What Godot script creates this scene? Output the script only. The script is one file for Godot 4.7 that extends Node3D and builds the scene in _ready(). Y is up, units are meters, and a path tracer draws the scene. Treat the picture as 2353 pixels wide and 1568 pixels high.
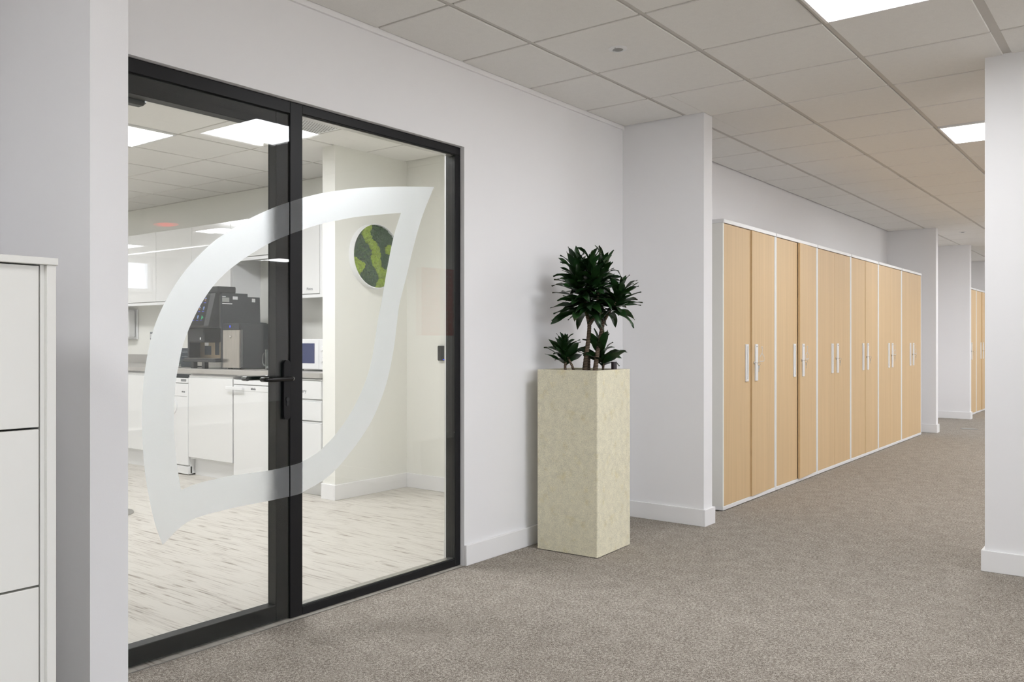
extends Node3D
# Office corridor with a glazed kitchen door on the left, cupboards along the wall and a potted dracaena.
# x runs along the corridor wall (away from the camera), z towards the office side, y up.

const CEIL := 2.648
const WALL := -2.925          # corridor face of the long wall
const GX := 3.371             # ceiling grid: a line across, then every 0.6 m
const GZ := -2.4616           # ceiling grid: a line along, then every 0.612 m
const TX := 0.6
const TZ := 0.612

var M := {}
var taken := {}
var cache := {}
var rng := RandomNumberGenerator.new()

# ------------------------------------------------------------------ mesh builder
class MB:
	var v := PackedVector3Array()
	var n := PackedVector3Array()
	var uv := PackedVector2Array()
	var col := PackedColorArray()
	var tint := Color(1, 1, 1)
	var colored := false
	func vert(p, nn, t = Vector2.ZERO):
		v.push_back(p); n.push_back(nn); uv.push_back(t); col.push_back(tint)
	func tri(a, b, c, na, nb, nc, ta = Vector2.ZERO, tb = Vector2.ZERO, tc = Vector2.ZERO):
		# Godot front faces run clockwise
		if (b - a).cross(c - a).dot(na + nb + nc) > 0.0:
			vert(a, na, ta); vert(c, nc, tc); vert(b, nb, tb)
		else:
			vert(a, na, ta); vert(b, nb, tb); vert(c, nc, tc)
	func ftri(a, b, c, outward):
		var f = (b - a).cross(c - a)
		if f.length() < 1e-12: return
		f = f.normalized()
		if f.dot(outward) < 0.0: f = -f
		tri(a, b, c, f, f, f)
	func fquad(a, b, c, d, outward, ta = Vector2.ZERO, tb = Vector2.ZERO, tc = Vector2.ZERO, td = Vector2.ZERO):
		var f = (b - a).cross(c - a)
		if f.length() < 1e-12: f = (c - a).cross(d - a)
		f = f.normalized()
		if f.dot(outward) < 0.0: f = -f
		tri(a, b, c, f, f, f, ta, tb, tc)
		tri(a, c, d, f, f, f, ta, tc, td)
	func box(lo, hi):
		var x0 = lo.x; var y0 = lo.y; var z0 = lo.z
		var x1 = hi.x; var y1 = hi.y; var z1 = hi.z
		fquad(Vector3(x0, y0, z0), Vector3(x0, y1, z0), Vector3(x0, y1, z1), Vector3(x0, y0, z1), Vector3.LEFT)
		fquad(Vector3(x1, y0, z0), Vector3(x1, y1, z0), Vector3(x1, y1, z1), Vector3(x1, y0, z1), Vector3.RIGHT)
		fquad(Vector3(x0, y0, z0), Vector3(x1, y0, z0), Vector3(x1, y0, z1), Vector3(x0, y0, z1), Vector3.DOWN)
		fquad(Vector3(x0, y1, z0), Vector3(x1, y1, z0), Vector3(x1, y1, z1), Vector3(x0, y1, z1), Vector3.UP)
		fquad(Vector3(x0, y0, z0), Vector3(x1, y0, z0), Vector3(x1, y1, z0), Vector3(x0, y1, z0), Vector3.FORWARD)
		fquad(Vector3(x0, y0, z1), Vector3(x1, y0, z1), Vector3(x1, y1, z1), Vector3(x0, y1, z1), Vector3.BACK)
	func chamfer(h, b, c = Vector3.ZERO):
		# box of half size h with chamfered edges, about c
		var i = h - Vector3(b, b, b)
		for s in [-1.0, 1.0]:
			fquad(c + Vector3(s * h.x, -i.y, -i.z), c + Vector3(s * h.x, i.y, -i.z), c + Vector3(s * h.x, i.y, i.z), c + Vector3(s * h.x, -i.y, i.z), Vector3(s, 0, 0))
			fquad(c + Vector3(-i.x, s * h.y, -i.z), c + Vector3(i.x, s * h.y, -i.z), c + Vector3(i.x, s * h.y, i.z), c + Vector3(-i.x, s * h.y, i.z), Vector3(0, s, 0))
			fquad(c + Vector3(-i.x, -i.y, s * h.z), c + Vector3(i.x, -i.y, s * h.z), c + Vector3(i.x, i.y, s * h.z), c + Vector3(-i.x, i.y, s * h.z), Vector3(0, 0, s))
			for t in [-1.0, 1.0]:
				fquad(c + Vector3(s * h.x, t * i.y, -i.z), c + Vector3(s * i.x, t * h.y, -i.z), c + Vector3(s * i.x, t * h.y, i.z), c + Vector3(s * h.x, t * i.y, i.z), Vector3(s, t, 0))
				fquad(c + Vector3(s * h.x, -i.y, t * i.z), c + Vector3(s * i.x, -i.y, t * h.z), c + Vector3(s * i.x, i.y, t * h.z), c + Vector3(s * h.x, i.y, t * i.z), Vector3(s, 0, t))
				fquad(c + Vector3(-i.x, s * h.y, t * i.z), c + Vector3(-i.x, s * i.y, t * h.z), c + Vector3(i.x, s * i.y, t * h.z), c + Vector3(i.x, s * h.y, t * i.z), Vector3(0, s, t))
				for w in [-1.0, 1.0]:
					ftri(c + Vector3(s * h.x, t * i.y, w * i.z), c + Vector3(s * i.x, t * h.y, w * i.z), c + Vector3(s * i.x, t * i.y, w * h.z), Vector3(s, t, w))
	func tube(path, rad, sides = 12, caps = true):
		# rad: a number or an array of one radius for each point
		var rings = []
		var side = Vector3.ZERO
		for k in path.size():
			var d = (path[min(k + 1, path.size() - 1)] - path[max(k - 1, 0)]).normalized()
			if side == Vector3.ZERO:
				side = d.cross(Vector3.UP if abs(d.y) < 0.9 else Vector3.RIGHT).normalized()
			side = (side - d * side.dot(d)).normalized()
			var up = d.cross(side)
			var r = rad[k] if rad is Array else rad
			var ring = []
			for j in sides:
				var a = TAU * j / sides
				var o = side * cos(a) + up * sin(a)
				ring.push_back([path[k] + o * r, o])
			rings.push_back(ring)
		for k in path.size() - 1:
			for j in sides:
				var a = rings[k][j]; var b = rings[k][(j + 1) % sides]; var c = rings[k + 1][(j + 1) % sides]; var d = rings[k + 1][j]
				tri(a[0], b[0], c[0], a[1], b[1], c[1]); tri(a[0], c[0], d[0], a[1], c[1], d[1])
		if caps:
			for e in [0, path.size() - 1]:
				var o = (path[0] - path[1]) if e == 0 else (path[e] - path[e - 1])
				for j in range(1, sides - 1):
					ftri(rings[e][0][0], rings[e][j][0], rings[e][j + 1][0], o)
	func lathe(profile, segs = 24, axis = 1):
		# profile: Vector2(radius, height); revolved about y (axis 1), x (0) or z (2)
		var put = func(r, hgt, a):
			var q = Vector3(r * cos(a), hgt, r * sin(a))
			return q if axis == 1 else (Vector3(q.y, q.x, q.z) if axis == 0 else Vector3(q.x, q.z, q.y))
		for k in profile.size() - 1:
			var p = profile[k]; var q = profile[k + 1]
			var t = (q - p).normalized()
			for j in segs:
				var a0 = TAU * j / segs; var a1 = TAU * (j + 1) / segs
				var n0 = put.call(t.y, -t.x, a0); var n1 = put.call(t.y, -t.x, a1)
				var A = put.call(p.x, p.y, a0); var B = put.call(p.x, p.y, a1); var C = put.call(q.x, q.y, a1); var D = put.call(q.x, q.y, a0)
				if p.x > 1e-6: tri(A, B, C, n0, n1, n1)
				if q.x > 1e-6: tri(A, C, D, n0, n1, n0)
	func extrude(poly, z0, z1):
		# poly in x, y; from z0 to z1
		var t = Geometry2D.triangulate_polygon(poly)
		for k in range(0, t.size(), 3):
			var a = poly[t[k]]; var b = poly[t[k + 1]]; var c = poly[t[k + 2]]
			ftri(Vector3(a.x, a.y, z0), Vector3(b.x, b.y, z0), Vector3(c.x, c.y, z0), Vector3(0, 0, -1) * signf(z1 - z0))
			ftri(Vector3(a.x, a.y, z1), Vector3(b.x, b.y, z1), Vector3(c.x, c.y, z1), Vector3(0, 0, 1) * signf(z1 - z0))
		var cw = Geometry2D.is_polygon_clockwise(poly)
		for k in poly.size():
			var a = poly[k]; var b = poly[(k + 1) % poly.size()]
			var o = Vector3((b - a).y, -(b - a).x, 0) * (-1.0 if cw else 1.0)
			fquad(Vector3(a.x, a.y, z0), Vector3(b.x, b.y, z0), Vector3(b.x, b.y, z1), Vector3(a.x, a.y, z1), o)
	func flip_x():
		for k in v.size():
			v[k].x = -v[k].x; n[k].x = -n[k].x
		for k in range(0, v.size(), 3):
			var a = v[k]; v[k] = v[k + 1]; v[k + 1] = a
			var b = n[k]; n[k] = n[k + 1]; n[k + 1] = b
			var c = uv[k]; uv[k] = uv[k + 1]; uv[k + 1] = c
		return self
	func turn(basis, offset = Vector3.ZERO):
		for k in v.size():
			v[k] = basis * v[k] + offset
			n[k] = (basis * n[k]).normalized()
		return self
	func done():
		var a = []
		a.resize(Mesh.ARRAY_MAX)
		a[Mesh.ARRAY_VERTEX] = v
		a[Mesh.ARRAY_NORMAL] = n
		a[Mesh.ARRAY_TEX_UV] = uv
		if colored: a[Mesh.ARRAY_COLOR] = col
		var m = ArrayMesh.new()
		m.add_surface_from_arrays(Mesh.PRIMITIVE_TRIANGLES, a)
		return m

# ------------------------------------------------------------------ scene helpers
func numbered(called):
	if not taken.has(called):
		taken[called] = 0
		return called
	taken[called] += 1
	return "%s_%03d" % [called, taken[called]]

func tag(o, label, category, group = ""):
	o.set_meta("label", label); o.set_meta("category", category)
	if group: o.set_meta("group", group)
	return o

func thing(called, label, category, at = Vector3.ZERO, turn = 0.0, group = ""):
	var o = Node3D.new()
	o.name = numbered(called)
	add_child(o)
	o.position = at; o.rotation.y = turn
	return tag(o, label, category, group)

func setting(called, at = Vector3.ZERO):
	var o = Node3D.new()
	o.name = called
	add_child(o, true)
	o.position = at
	o.set_meta("kind", "structure")
	return o

func obj(called, mesh, material, parent = self, at = Vector3.ZERO):
	var o = MeshInstance3D.new()
	o.name = numbered(called) if parent == self else called
	o.mesh = mesh
	o.material_override = material
	o.position = at
	parent.add_child(o, true)
	return o

func struct(called, mesh, material, at = Vector3.ZERO):
	var o = obj(called, mesh, material, self, at)
	o.set_meta("kind", "structure")
	return o

func cbox(size, b = 0.002):
	var key = "%s %s" % [size, b]
	if not cache.has(key):
		var m = MB.new()
		if b > 0.0: m.chamfer(size / 2, min(b, 0.45 * min(size.x, min(size.y, size.z))))
		else: m.box(-size / 2, size / 2)
		cache[key] = m.done()
	return cache[key]

func origin_of(p):
	var s = Vector3.ZERO
	while p != self:
		s += p.position
		p = p.get_parent()
	return s

# a chamfered box between two world corners, as a child of an unturned parent
func bx(parent, called, x0, x1, y0, y1, z0, z1, material, b = 0.002):
	var lo = Vector3(min(x0, x1), min(y0, y1), min(z0, z1)); var hi = Vector3(max(x0, x1), max(y0, y1), max(z0, z1))
	return obj(called, cbox(hi - lo, b), material, parent, (lo + hi) / 2 - origin_of(parent))

func text(parent, words, size, material, at, basis, font = "Droid Sans", bold = false):
	var t = TextMesh.new()
	t.text = words
	var f = SystemFont.new()
	f.font_names = PackedStringArray([font])
	if bold: f.font_weight = 700
	t.font = f
	t.font_size = 32
	t.pixel_size = size / 32.0
	t.depth = 0.0006
	t.curve_step = 4.0
	var o = obj("lettering", t, material, parent, at - origin_of(parent))
	o.basis = basis
	return o

func mat(key, color, rough = 0.6, metal = 0.0, spec = 0.5):
	var m = StandardMaterial3D.new()
	m.resource_name = key
	m.albedo_color = color
	m.roughness = rough
	m.metallic = metal
	m.metallic_specular = spec
	M[key] = m
	return m

func c8(r, g, b): return Color(r / 255.0, g / 255.0, b / 255.0)

# ------------------------------------------------------------------ textures
func noise_img(w, h, freq, sd, kind = FastNoiseLite.TYPE_SIMPLEX_SMOOTH, oct = 3, seamless = true):
	var f = FastNoiseLite.new()
	f.seed = sd; f.frequency = freq; f.noise_type = kind
	f.fractal_type = FastNoiseLite.FRACTAL_FBM if oct > 1 else FastNoiseLite.FRACTAL_NONE
	f.fractal_octaves = oct
	var im = f.get_seamless_image(w, h) if seamless else f.get_image(w, h)
	im.convert(Image.FORMAT_L8)
	return im

func tex(im):
	im.generate_mipmaps()
	return ImageTexture.create_from_image(im)

func from_bytes(w, h, data): return Image.create_from_data(w, h, false, Image.FORMAT_RGB8, data)

func carpet_tex():
	var s = 1024
	var a = noise_img(s, s, 0.30, 3, FastNoiseLite.TYPE_SIMPLEX_SMOOTH, 2).get_data()
	var b = noise_img(s, s, 0.09, 9, FastNoiseLite.TYPE_SIMPLEX_SMOOTH, 2).get_data()
	var c = noise_img(s, s, 0.012, 21).get_data()
	var r = RandomNumberGenerator.new(); r.seed = 5
	var d = PackedByteArray(); d.resize(s * s * 3)
	var e = PackedByteArray(); e.resize(s * s)
	var dark = Vector3(102, 94, 86); var light = Vector3(232, 225, 214)
	for i in s * s:
		var t = (a[i] - 128) / 128.0 * 1.05 + (b[i] - 128) / 128.0 * 0.45 + r.randf_range(-0.2, 0.2)
		t = clampf(0.42 + t * 0.55, 0.0, 1.0)
		t = clampf(t + (c[i] - 128) / 128.0 * 0.07, 0.0, 1.0)
		var q = dark.lerp(light, t)
		d[i * 3] = int(q.x); d[i * 3 + 1] = int(q.y); d[i * 3 + 2] = int(q.z)
		e[i] = int(40 + 200 * t)
	return [tex(from_bytes(s, s, d)), tex(Image.create_from_data(s, s, false, Image.FORMAT_L8, e))]

func oak_tex():
	var w = 1024; var h = 512
	# stretched noise: streaks run along v
	var fine = noise_img(w, 16, 0.35, 11, FastNoiseLite.TYPE_VALUE, 2); fine.resize(w, h, Image.INTERPOLATE_CUBIC)
	var mid = noise_img(w, 8, 0.05, 12); mid.resize(w, h, Image.INTERPOLATE_CUBIC)
	var wide = noise_img(w, 4, 0.008, 15); wide.resize(w, h, Image.INTERPOLATE_CUBIC)
	var pore = noise_img(w, h, 0.5, 17, FastNoiseLite.TYPE_VALUE, 1).get_data()
	var A = fine.get_data(); var B = mid.get_data(); var C = wide.get_data()
	var d = PackedByteArray(); d.resize(w * h * 3)
	for i in w * h:
		var t = (A[i] - 128) / 128.0 * 0.42 + (B[i] - 128) / 128.0 * 0.20 + (C[i] - 128) / 128.0 * 0.14 + (pore[i] - 128) / 128.0 * 0.05
		var k = 1.0 + 0.09 * t
		d[i * 3] = int(clampf(217 * k, 0, 255)); d[i * 3 + 1] = int(clampf(187 * (k + 0.01 * t), 0, 255)); d[i * 3 + 2] = int(clampf(143 * (k + 0.03 * t), 0, 255))
	return tex(from_bytes(w, h, d))

func plank_tex():
	var w = 1024; var h = 2048      # u across the planks, v along
	var st = noise_img(w, 96, 0.06, 31, FastNoiseLite.TYPE_SIMPLEX_SMOOTH, 4); st.resize(w, h, Image.INTERPOLATE_CUBIC)
	var fi = noise_img(w, 160, 0.3, 32, FastNoiseLite.TYPE_SIMPLEX_SMOOTH, 2); fi.resize(w, h, Image.INTERPOLATE_CUBIC)
	var big = noise_img(256, 96, 0.03, 33, FastNoiseLite.TYPE_SIMPLEX_SMOOTH, 3); big.resize(w, h, Image.INTERPOLATE_CUBIC)
	var S = st.get_data(); var F = fi.get_data(); var B = big.get_data()
	var base = Vector3(208, 203, 194); var dk = Vector3(128, 117, 106)
	var d = PackedByteArray(); d.resize(w * h * 3)
	for i in w * h:
		var s = (S[i] - 128) / 128.0; var f = (F[i] - 128) / 128.0; var b = (B[i] - 128) / 128.0
		var t = clampf(0.20 + 0.42 * s + 0.12 * f + 0.35 * b, 0.0, 1.0)
		t = t * t * 1.1 + clampf((s - 0.42) * 2.4, 0.0, 0.5)
		var q = base.lerp(dk, clampf(t, 0.0, 1.0))
		d[i * 3] = int(q.x); d[i * 3 + 1] = int(q.y); d[i * 3 + 2] = int(q.z)
	# knots with dragged grain
	var im = from_bytes(w, h, d)
	var r = RandomNumberGenerator.new(); r.seed = 44
	for k in 26:
		var cx = r.randi_range(20, w - 20); var cy = r.randi_range(60, h - 60)
		var rw = r.randf_range(6, 15); var rl = rw * r.randf_range(3.0, 7.0)
		for y in range(int(max(0, cy - rl)), int(min(h, cy + rl))):
			for x in range(int(max(0, cx - rw * 1.3)), int(min(w, cx + rw * 1.3))):
				var u = (x - cx) / rw; var vv = (y - cy) / rl
				var q = u * u + vv * vv
				if q < 1.0:
					var ring = 0.5 + 0.5 * sin(q * 14.0)
					var a = (1.0 - q) * (0.35 + 0.35 * ring)
					im.set_pixel(x, y, im.get_pixel(x, y).lerp(c8(120, 108, 96), a))
	return tex(im)

func stone_tex():
	var s = 1024
	var a = noise_img(s, s, 0.32, 51, FastNoiseLite.TYPE_VALUE, 2).get_data()
	var b = noise_img(s, s, 0.010, 52, FastNoiseLite.TYPE_SIMPLEX_SMOOTH, 4).get_data()
	var c = noise_img(s, s, 0.006, 53, FastNoiseLite.TYPE_SIMPLEX_SMOOTH, 3).get_data()
	var d = PackedByteArray(); d.resize(s * s * 3)
	var e = PackedByteArray(); e.resize(s * s)
	for i in s * s:
		var f = (a[i] - 128) / 128.0; var g = (b[i] - 128) / 128.0; var k = (c[i] - 128) / 128.0
		var t = 1.0 + 0.12 * f + 0.035 * g
		var stain = clampf((k - 0.25) * 1.2, 0.0, 1.0)
		d[i * 3] = int(clampf(226 * t - 8 * stain, 0, 255)); d[i * 3 + 1] = int(clampf(220 * t - 12 * stain, 0, 255)); d[i * 3 + 2] = int(clampf(195 * t - 24 * stain, 0, 255))
		e[i] = int(clampf(128 + 90 * f, 0, 255))
	return [tex(from_bytes(s, s, d)), tex(Image.create_from_data(s, s, false, Image.FORMAT_L8, e))]

func tile_tex():
	var s = 512
	var a = noise_img(s, s, 0.1, 61, FastNoiseLite.TYPE_SIMPLEX_SMOOTH, 2).get_data()
	var b = noise_img(s, s, 0.02, 62).get_data()
	var d = PackedByteArray(); d.resize(s * s * 3)
	for i in s * s:
		var t = 1.0 + 0.010 * (a[i] - 128) / 128.0 + 0.006 * (b[i] - 128) / 128.0
		d[i * 3] = int(clampf(241 * t, 0, 255)); d[i * 3 + 1] = int(clampf(239 * t, 0, 255)); d[i * 3 + 2] = int(clampf(235 * t, 0, 255))
	return tex(from_bytes(s, s, d))

func wall_tex():
	var s = 512
	var a = noise_img(s, s, 0.25, 71, FastNoiseLite.TYPE_SIMPLEX_SMOOTH, 2)
	return tex(a)

func brushed_tex():
	var a = noise_img(512, 8, 0.4, 81, FastNoiseLite.TYPE_VALUE, 2); a.resize(512, 512, Image.INTERPOLATE_CUBIC)
	var A = a.get_data()
	var d = PackedByteArray(); d.resize(512 * 512 * 3)
	for i in 512 * 512:
		var t = 1.0 + 0.1 * (A[i] - 128) / 128.0
		d[i * 3] = int(clampf(186 * t, 0, 255)); d[i * 3 + 1] = int(clampf(180 * t, 0, 255)); d[i * 3 + 2] = int(clampf(174 * t, 0, 255))
	return tex(from_bytes(512, 512, d))

func trip(m, t, scale, world = true):
	m.albedo_texture = t
	m.uv1_triplanar = true
	m.uv1_world_triplanar = world
	m.uv1_scale = scale
	m.uv1_triplanar_sharpness = 8.0

func make_materials():
	var wp = mat("wall_paint", c8(241, 240, 241), 0.65)
	wp.heightmap_enabled = true; wp.heightmap_texture = wall_tex(); wp.heightmap_scale = 0.01
	wp.uv1_triplanar = true; wp.uv1_world_triplanar = true; wp.uv1_scale = Vector3(3, 3, 3)
	mat("skirting", c8(242, 241, 241), 0.4)
	var kp = mat("kitchen_paint", c8(240, 239, 232), 0.65)
	kp.heightmap_enabled = true; kp.heightmap_texture = wp.heightmap_texture; kp.heightmap_scale = 0.01
	kp.uv1_triplanar = true; kp.uv1_world_triplanar = true; kp.uv1_scale = Vector3(3, 3, 3)
	var cp = carpet_tex()
	var cm = mat("carpet", Color.WHITE, 0.95, 0.0, 0.2)
	trip(cm, cp[0], Vector3(0.62, 0.62, 0.62))
	cm.heightmap_enabled = true; cm.heightmap_texture = cp[1]; cm.heightmap_scale = 0.25
	var om = mat("oak", Color.WHITE, 0.5)
	trip(om, oak_tex(), Vector3(1.3, 0.5, 1.3))
	var pm = mat("laminate", Color.WHITE, 0.42)
	pm.albedo_texture = plank_tex()
	var sp = stone_tex()
	var sm = mat("stone", Color.WHITE, 0.85)
	trip(sm, sp[0], Vector3(1.7, 1.7, 1.7), false)
	sm.heightmap_enabled = true; sm.heightmap_texture = sp[1]; sm.heightmap_scale = 0.06
	var tm = mat("ceiling_tile", Color.WHITE, 0.9, 0.0, 0.2)
	trip(tm, tile_tex(), Vector3(1.9, 1.9, 1.9))
	mat("ceiling_board", c8(241, 239, 235), 0.9)
	mat("grid_bar", c8(206, 202, 196), 0.55)
	mat("concrete", c8(120, 116, 112), 0.9)
	mat("white_lacquer", c8(238, 238, 238), 0.35)
	mat("warm_white", c8(241, 240, 234), 0.45)
	mat("locker_white", c8(236, 235, 230), 0.5)
	var gl = mat("gloss_white", c8(233, 233, 232), 0.12)
	gl.clearcoat_enabled = true; gl.clearcoat = 0.6; gl.clearcoat_roughness = 0.04
	mat("appliance_white", c8(234, 234, 234), 0.25)
	mat("worktop", c8(172, 168, 162), 0.35)
	mat("black_frame", c8(15, 15, 18), 0.42, 0.0, 0.4)
	mat("black_gloss", c8(12, 12, 13), 0.15)
	mat("gasket", c8(8, 8, 9), 0.7)
	mat("black_plastic", c8(28, 30, 34), 0.35)
	mat("dark_plastic", c8(20, 21, 24), 0.5)
	mat("charcoal", c8(40, 43, 48), 0.45)
	var st = mat("steel", Color.WHITE, 0.3, 1.0)
	trip(st, brushed_tex(), Vector3(3, 3, 3))
	mat("chrome", c8(205, 203, 200), 0.18, 1.0)
	mat("aluminium", c8(190, 188, 184), 0.35, 1.0)
	mat("grey_print", c8(214, 214, 216), 0.6)
	mat("grey_text", c8(120, 122, 126), 0.6)
	mat("dark_text", c8(70, 72, 76), 0.6)
	mat("chalk", c8(205, 208, 210), 0.8)
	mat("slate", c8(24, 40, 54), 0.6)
	mat("sensor_grey", c8(150, 150, 148), 0.4)
	mat("soil", c8(46, 36, 28), 0.95)
	mat("white_plastic", c8(232, 232, 232), 0.4)
	mat("socket_grey", c8(128, 130, 132), 0.4)
	mat("microwave_window", c8(30, 42, 96), 0.12)  # blue reflection painted into the microwave window colour; also used as badge print
	mat("green_print", c8(20, 160, 110), 0.4)
	mat("yellow_print", c8(220, 185, 40), 0.6)
	mat("bronze", c8(150, 134, 112), 0.35, 0.6)
	var gs = mat("glass", Color(0.25, 0.36, 0.30, 0.02), 0.0, 0.0, 0.38)
	gs.transparency = BaseMaterial3D.TRANSPARENCY_ALPHA
	var jug = mat("jug_glass", Color(0.95, 0.97, 0.97, 0.0), 0.0)
	jug.refraction_enabled = true; jug.refraction_scale = 0.05; jug.transparency = BaseMaterial3D.TRANSPARENCY_ALPHA
	var fl = mat("frost_film", Color(0.98, 0.99, 1.0, 0.0), 0.75)
	fl.refraction_enabled = true; fl.refraction_scale = 0.045; fl.transparency = BaseMaterial3D.TRANSPARENCY_ALPHA
	var di = mat("light_diffuser", c8(255, 252, 246), 0.5)
	di.emission_enabled = true; di.emission = c8(255, 254, 252); di.emission_energy_multiplier = 5.0
	var rl = mat("red_light_lens", c8(230, 50, 50), 0.4)
	rl.emission_enabled = true; rl.emission = Color(1.0, 0.12, 0.12); rl.emission_energy_multiplier = 4.0
	var bl = mat("blue_led_light", c8(40, 60, 200), 0.4)
	bl.emission_enabled = true; bl.emission = Color(0.15, 0.25, 1.0); bl.emission_energy_multiplier = 2.0
	var lf = mat("leaf", Color.WHITE, 0.32)
	lf.vertex_color_use_as_albedo = true
	lf.backlight_enabled = true; lf.backlight = Color(0.05, 0.12, 0.03)
	var bk = mat("bark", Color.WHITE, 0.85)
	bk.vertex_color_use_as_albedo = true
	var ms = mat("moss", Color.WHITE, 0.95, 0.0, 0.15)
	ms.vertex_color_use_as_albedo = true
	mat("moss_felt", c8(48, 62, 40), 0.95)
	mat("red_panel", c8(206, 66, 46), 0.7)
	mat("pale_print", c8(214, 206, 200), 0.7)
	mat("floor_box_grey", c8(140, 137, 133), 0.5)
	mat("stool_seat_grey", c8(150, 150, 150), 0.6)
	mat("pcb_clear", Color(0.95, 0.96, 0.97, 0.12), 0.05)
	M.pcb_clear.transparency = BaseMaterial3D.TRANSPARENCY_ALPHA
	mat("brown_water", c8(44, 34, 38), 0.3)
	mat("red_mark", c8(190, 30, 40), 0.5)
	mat("perforation", c8(120, 118, 112), 0.9)

# ------------------------------------------------------------------ lamps
func panel_light(label, x0, z0, L, group, frame_mat = "white_lacquer"):
	# a 600 panel set in one grid cell; x0, z0: its low corner
	var cx = x0 + TX / 2; var cz = z0 + TZ / 2
	var o = thing("ceiling_light", label, "ceiling light", Vector3(cx, CEIL, cz), 0, group)
	var hx = TX / 2 - 0.008; var hz = TZ / 2 - 0.01
	var rim = 0.018
	for s in [-1, 1]:
		obj("frame_rail", cbox(Vector3(hx * 2, 0.022, rim), 0.003), M[frame_mat], o, Vector3(0, -0.004, s * (hz - rim / 2)))
		obj("frame_stile", cbox(Vector3(rim, 0.022, hz * 2 - rim * 2), 0.003), M[frame_mat], o, Vector3(s * (hx - rim / 2), -0.004, 0))
	obj("diffuser", cbox(Vector3(hx * 2 - rim * 2, 0.008, hz * 2 - rim * 2), 0.001), M.light_diffuser, o, Vector3(0, 0.0, 0))
	var a = AreaLight3D.new()
	a.name = "panel_glow"
	o.add_child(a)
	a.area_size = Vector2(hx * 2 - rim * 2.4, hz * 2 - rim * 2.4)
	a.rotation.x = -PI / 2
	a.position = Vector3(0, -0.0065, 0)
	a.light_color = c8(248, 251, 255)
	a.light_energy = L * a.area_size.x * a.area_size.y / PI
	a.area_range = 30.0
	a.area_attenuation = 2.0
	a.shadow_enabled = true
	return o

# ------------------------------------------------------------------ ready
func _ready():
	rng.seed = 7
	# camera
	var cam = Camera3D.new()
	cam.name = "camera"
	cam.position = Vector3(0, 1.184, 0)
	cam.rotation = Vector3(0, -(PI / 2 - 0.653354), 0)
	cam.fov = rad_to_deg(2.0 * atan(784.0 / 1957.2))
	cam.near = 0.05; cam.far = 200.0
	add_child(cam)
	cam.current = true
	# sky, seen and shining through the office windows
	var env = Environment.new()
	env.background_mode = Environment.BG_SKY
	var sky = Sky.new()
	var psm = ProceduralSkyMaterial.new()
	psm.sky_top_color = c8(205, 220, 240)
	psm.sky_horizon_color = c8(232, 238, 248)
	psm.ground_horizon_color = c8(205, 206, 208)
	psm.ground_bottom_color = c8(196, 195, 192)
	psm.sky_energy_multiplier = 2.3
	psm.ground_energy_multiplier = 2.7
	sky.sky_material = psm
	env.sky = sky
	env.tonemap_mode = Environment.TONE_MAPPER_LINEAR
	env.tonemap_exposure = 1.02
	env.sdfgi_enabled = true; env.ssao_enabled = true; env.ssil_enabled = true
	var we = WorldEnvironment.new()
	we.name = "environment"
	we.environment = env
	add_child(we)

	make_materials()
	# large area lights: the office and kitchen ceiling panels
	var Lp = 26.0
	var Lk = 35.0
	var z1 = GZ + 2 * TZ      # row over the corridor
	var z2 = GZ + 10 * TZ     # row in the office
	var places = ["over the glass kitchen door end of the corridor", "over the middle of the cupboard row", "over the far half of the cupboard row", "beyond the second wall pier", "beyond the third wall pier", "at the far end of the corridor"]
	for k in 6:
		panel_light("square white ceiling light panel " + places[k], GX + 3.0 * k, z1, Lp, "corridor ceiling lights")
	panel_light("square white ceiling light panel above the white locker end of the corridor", GX - 7 * TX, z1, Lp, "corridor ceiling lights")
	panel_light("square white ceiling light panel near the end wall behind the locker", GX - 7.8, z1, Lp, "corridor ceiling lights")
	for k in 7:
		panel_light("square white ceiling light panel in the office row before the windows", GX - 6.0 + 3.0 * k, z2, Lp, "office ceiling lights")
	for k in 4:  # unseen row added to brighten the far cupboards and carpet
		panel_light("added square white ceiling light panel beyond the poster column that brightens the far cupboards", GX + 6.0 + 3.0 * k, GZ + 6 * TZ, Lp, "added far office ceiling lights")
	for k in 7:
		panel_light("square white ceiling light panel in the row right by the windows", GX - 6.0 + 3.0 * k, GZ + 14.5 * TZ, Lp, "window side ceiling lights")
	panel_light("square white ceiling light panel in the kitchen ceiling before the upper cupboards", GX - TX - 0.03, GZ - 6 * TZ, Lk, "kitchen ceiling lights", "white_lacquer")
	panel_light("added square white ceiling light panel in the kitchen ceiling beside the side wall", GX - TX - 3.03, GZ - 7.5 * TZ, Lk, "kitchen ceiling lights")  # out of view, added to lift the kitchen brightness
	panel_light("added square white ceiling light panel deep in the kitchen before the paper dispenser", GX - TX - 0.03, GZ - 11 * TZ, Lk, "kitchen ceiling lights")  # hidden fill panel, added for more kitchen light
	panel_light("added square white ceiling light panel deep in the kitchen beside the side wall", GX - TX - 3.03, GZ - 12 * TZ, Lk, "kitchen ceiling lights")  # also unseen, added as extra light for the kitchen
	panel_light("square white ceiling light panel in the kitchen just inside the fixed glass pane", GX - TX - 0.03, GZ - 3 * TZ, Lk, "kitchen ceiling lights")

	build_shell()
	build_ceiling()
	build_glazing()
	build_cupboards()
	build_locker()
	build_planter()
	build_kitchen()
	build_office()

# ------------------------------------------------------------------ shell
func boxes_mesh(list):
	var m = MB.new()
	for b in list:
		m.box(Vector3(b[0], b[2], b[4]), Vector3(b[1], b[3], b[5]))
	return m.done()

const X0 := -6.0
const X1 := 22.0
const ZK := -11.0      # kitchen end
const ZW := 8.0        # window wall
const KX := 4.98       # kitchen side wall
const WB := -3.06      # kitchen face of the long wall

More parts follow.
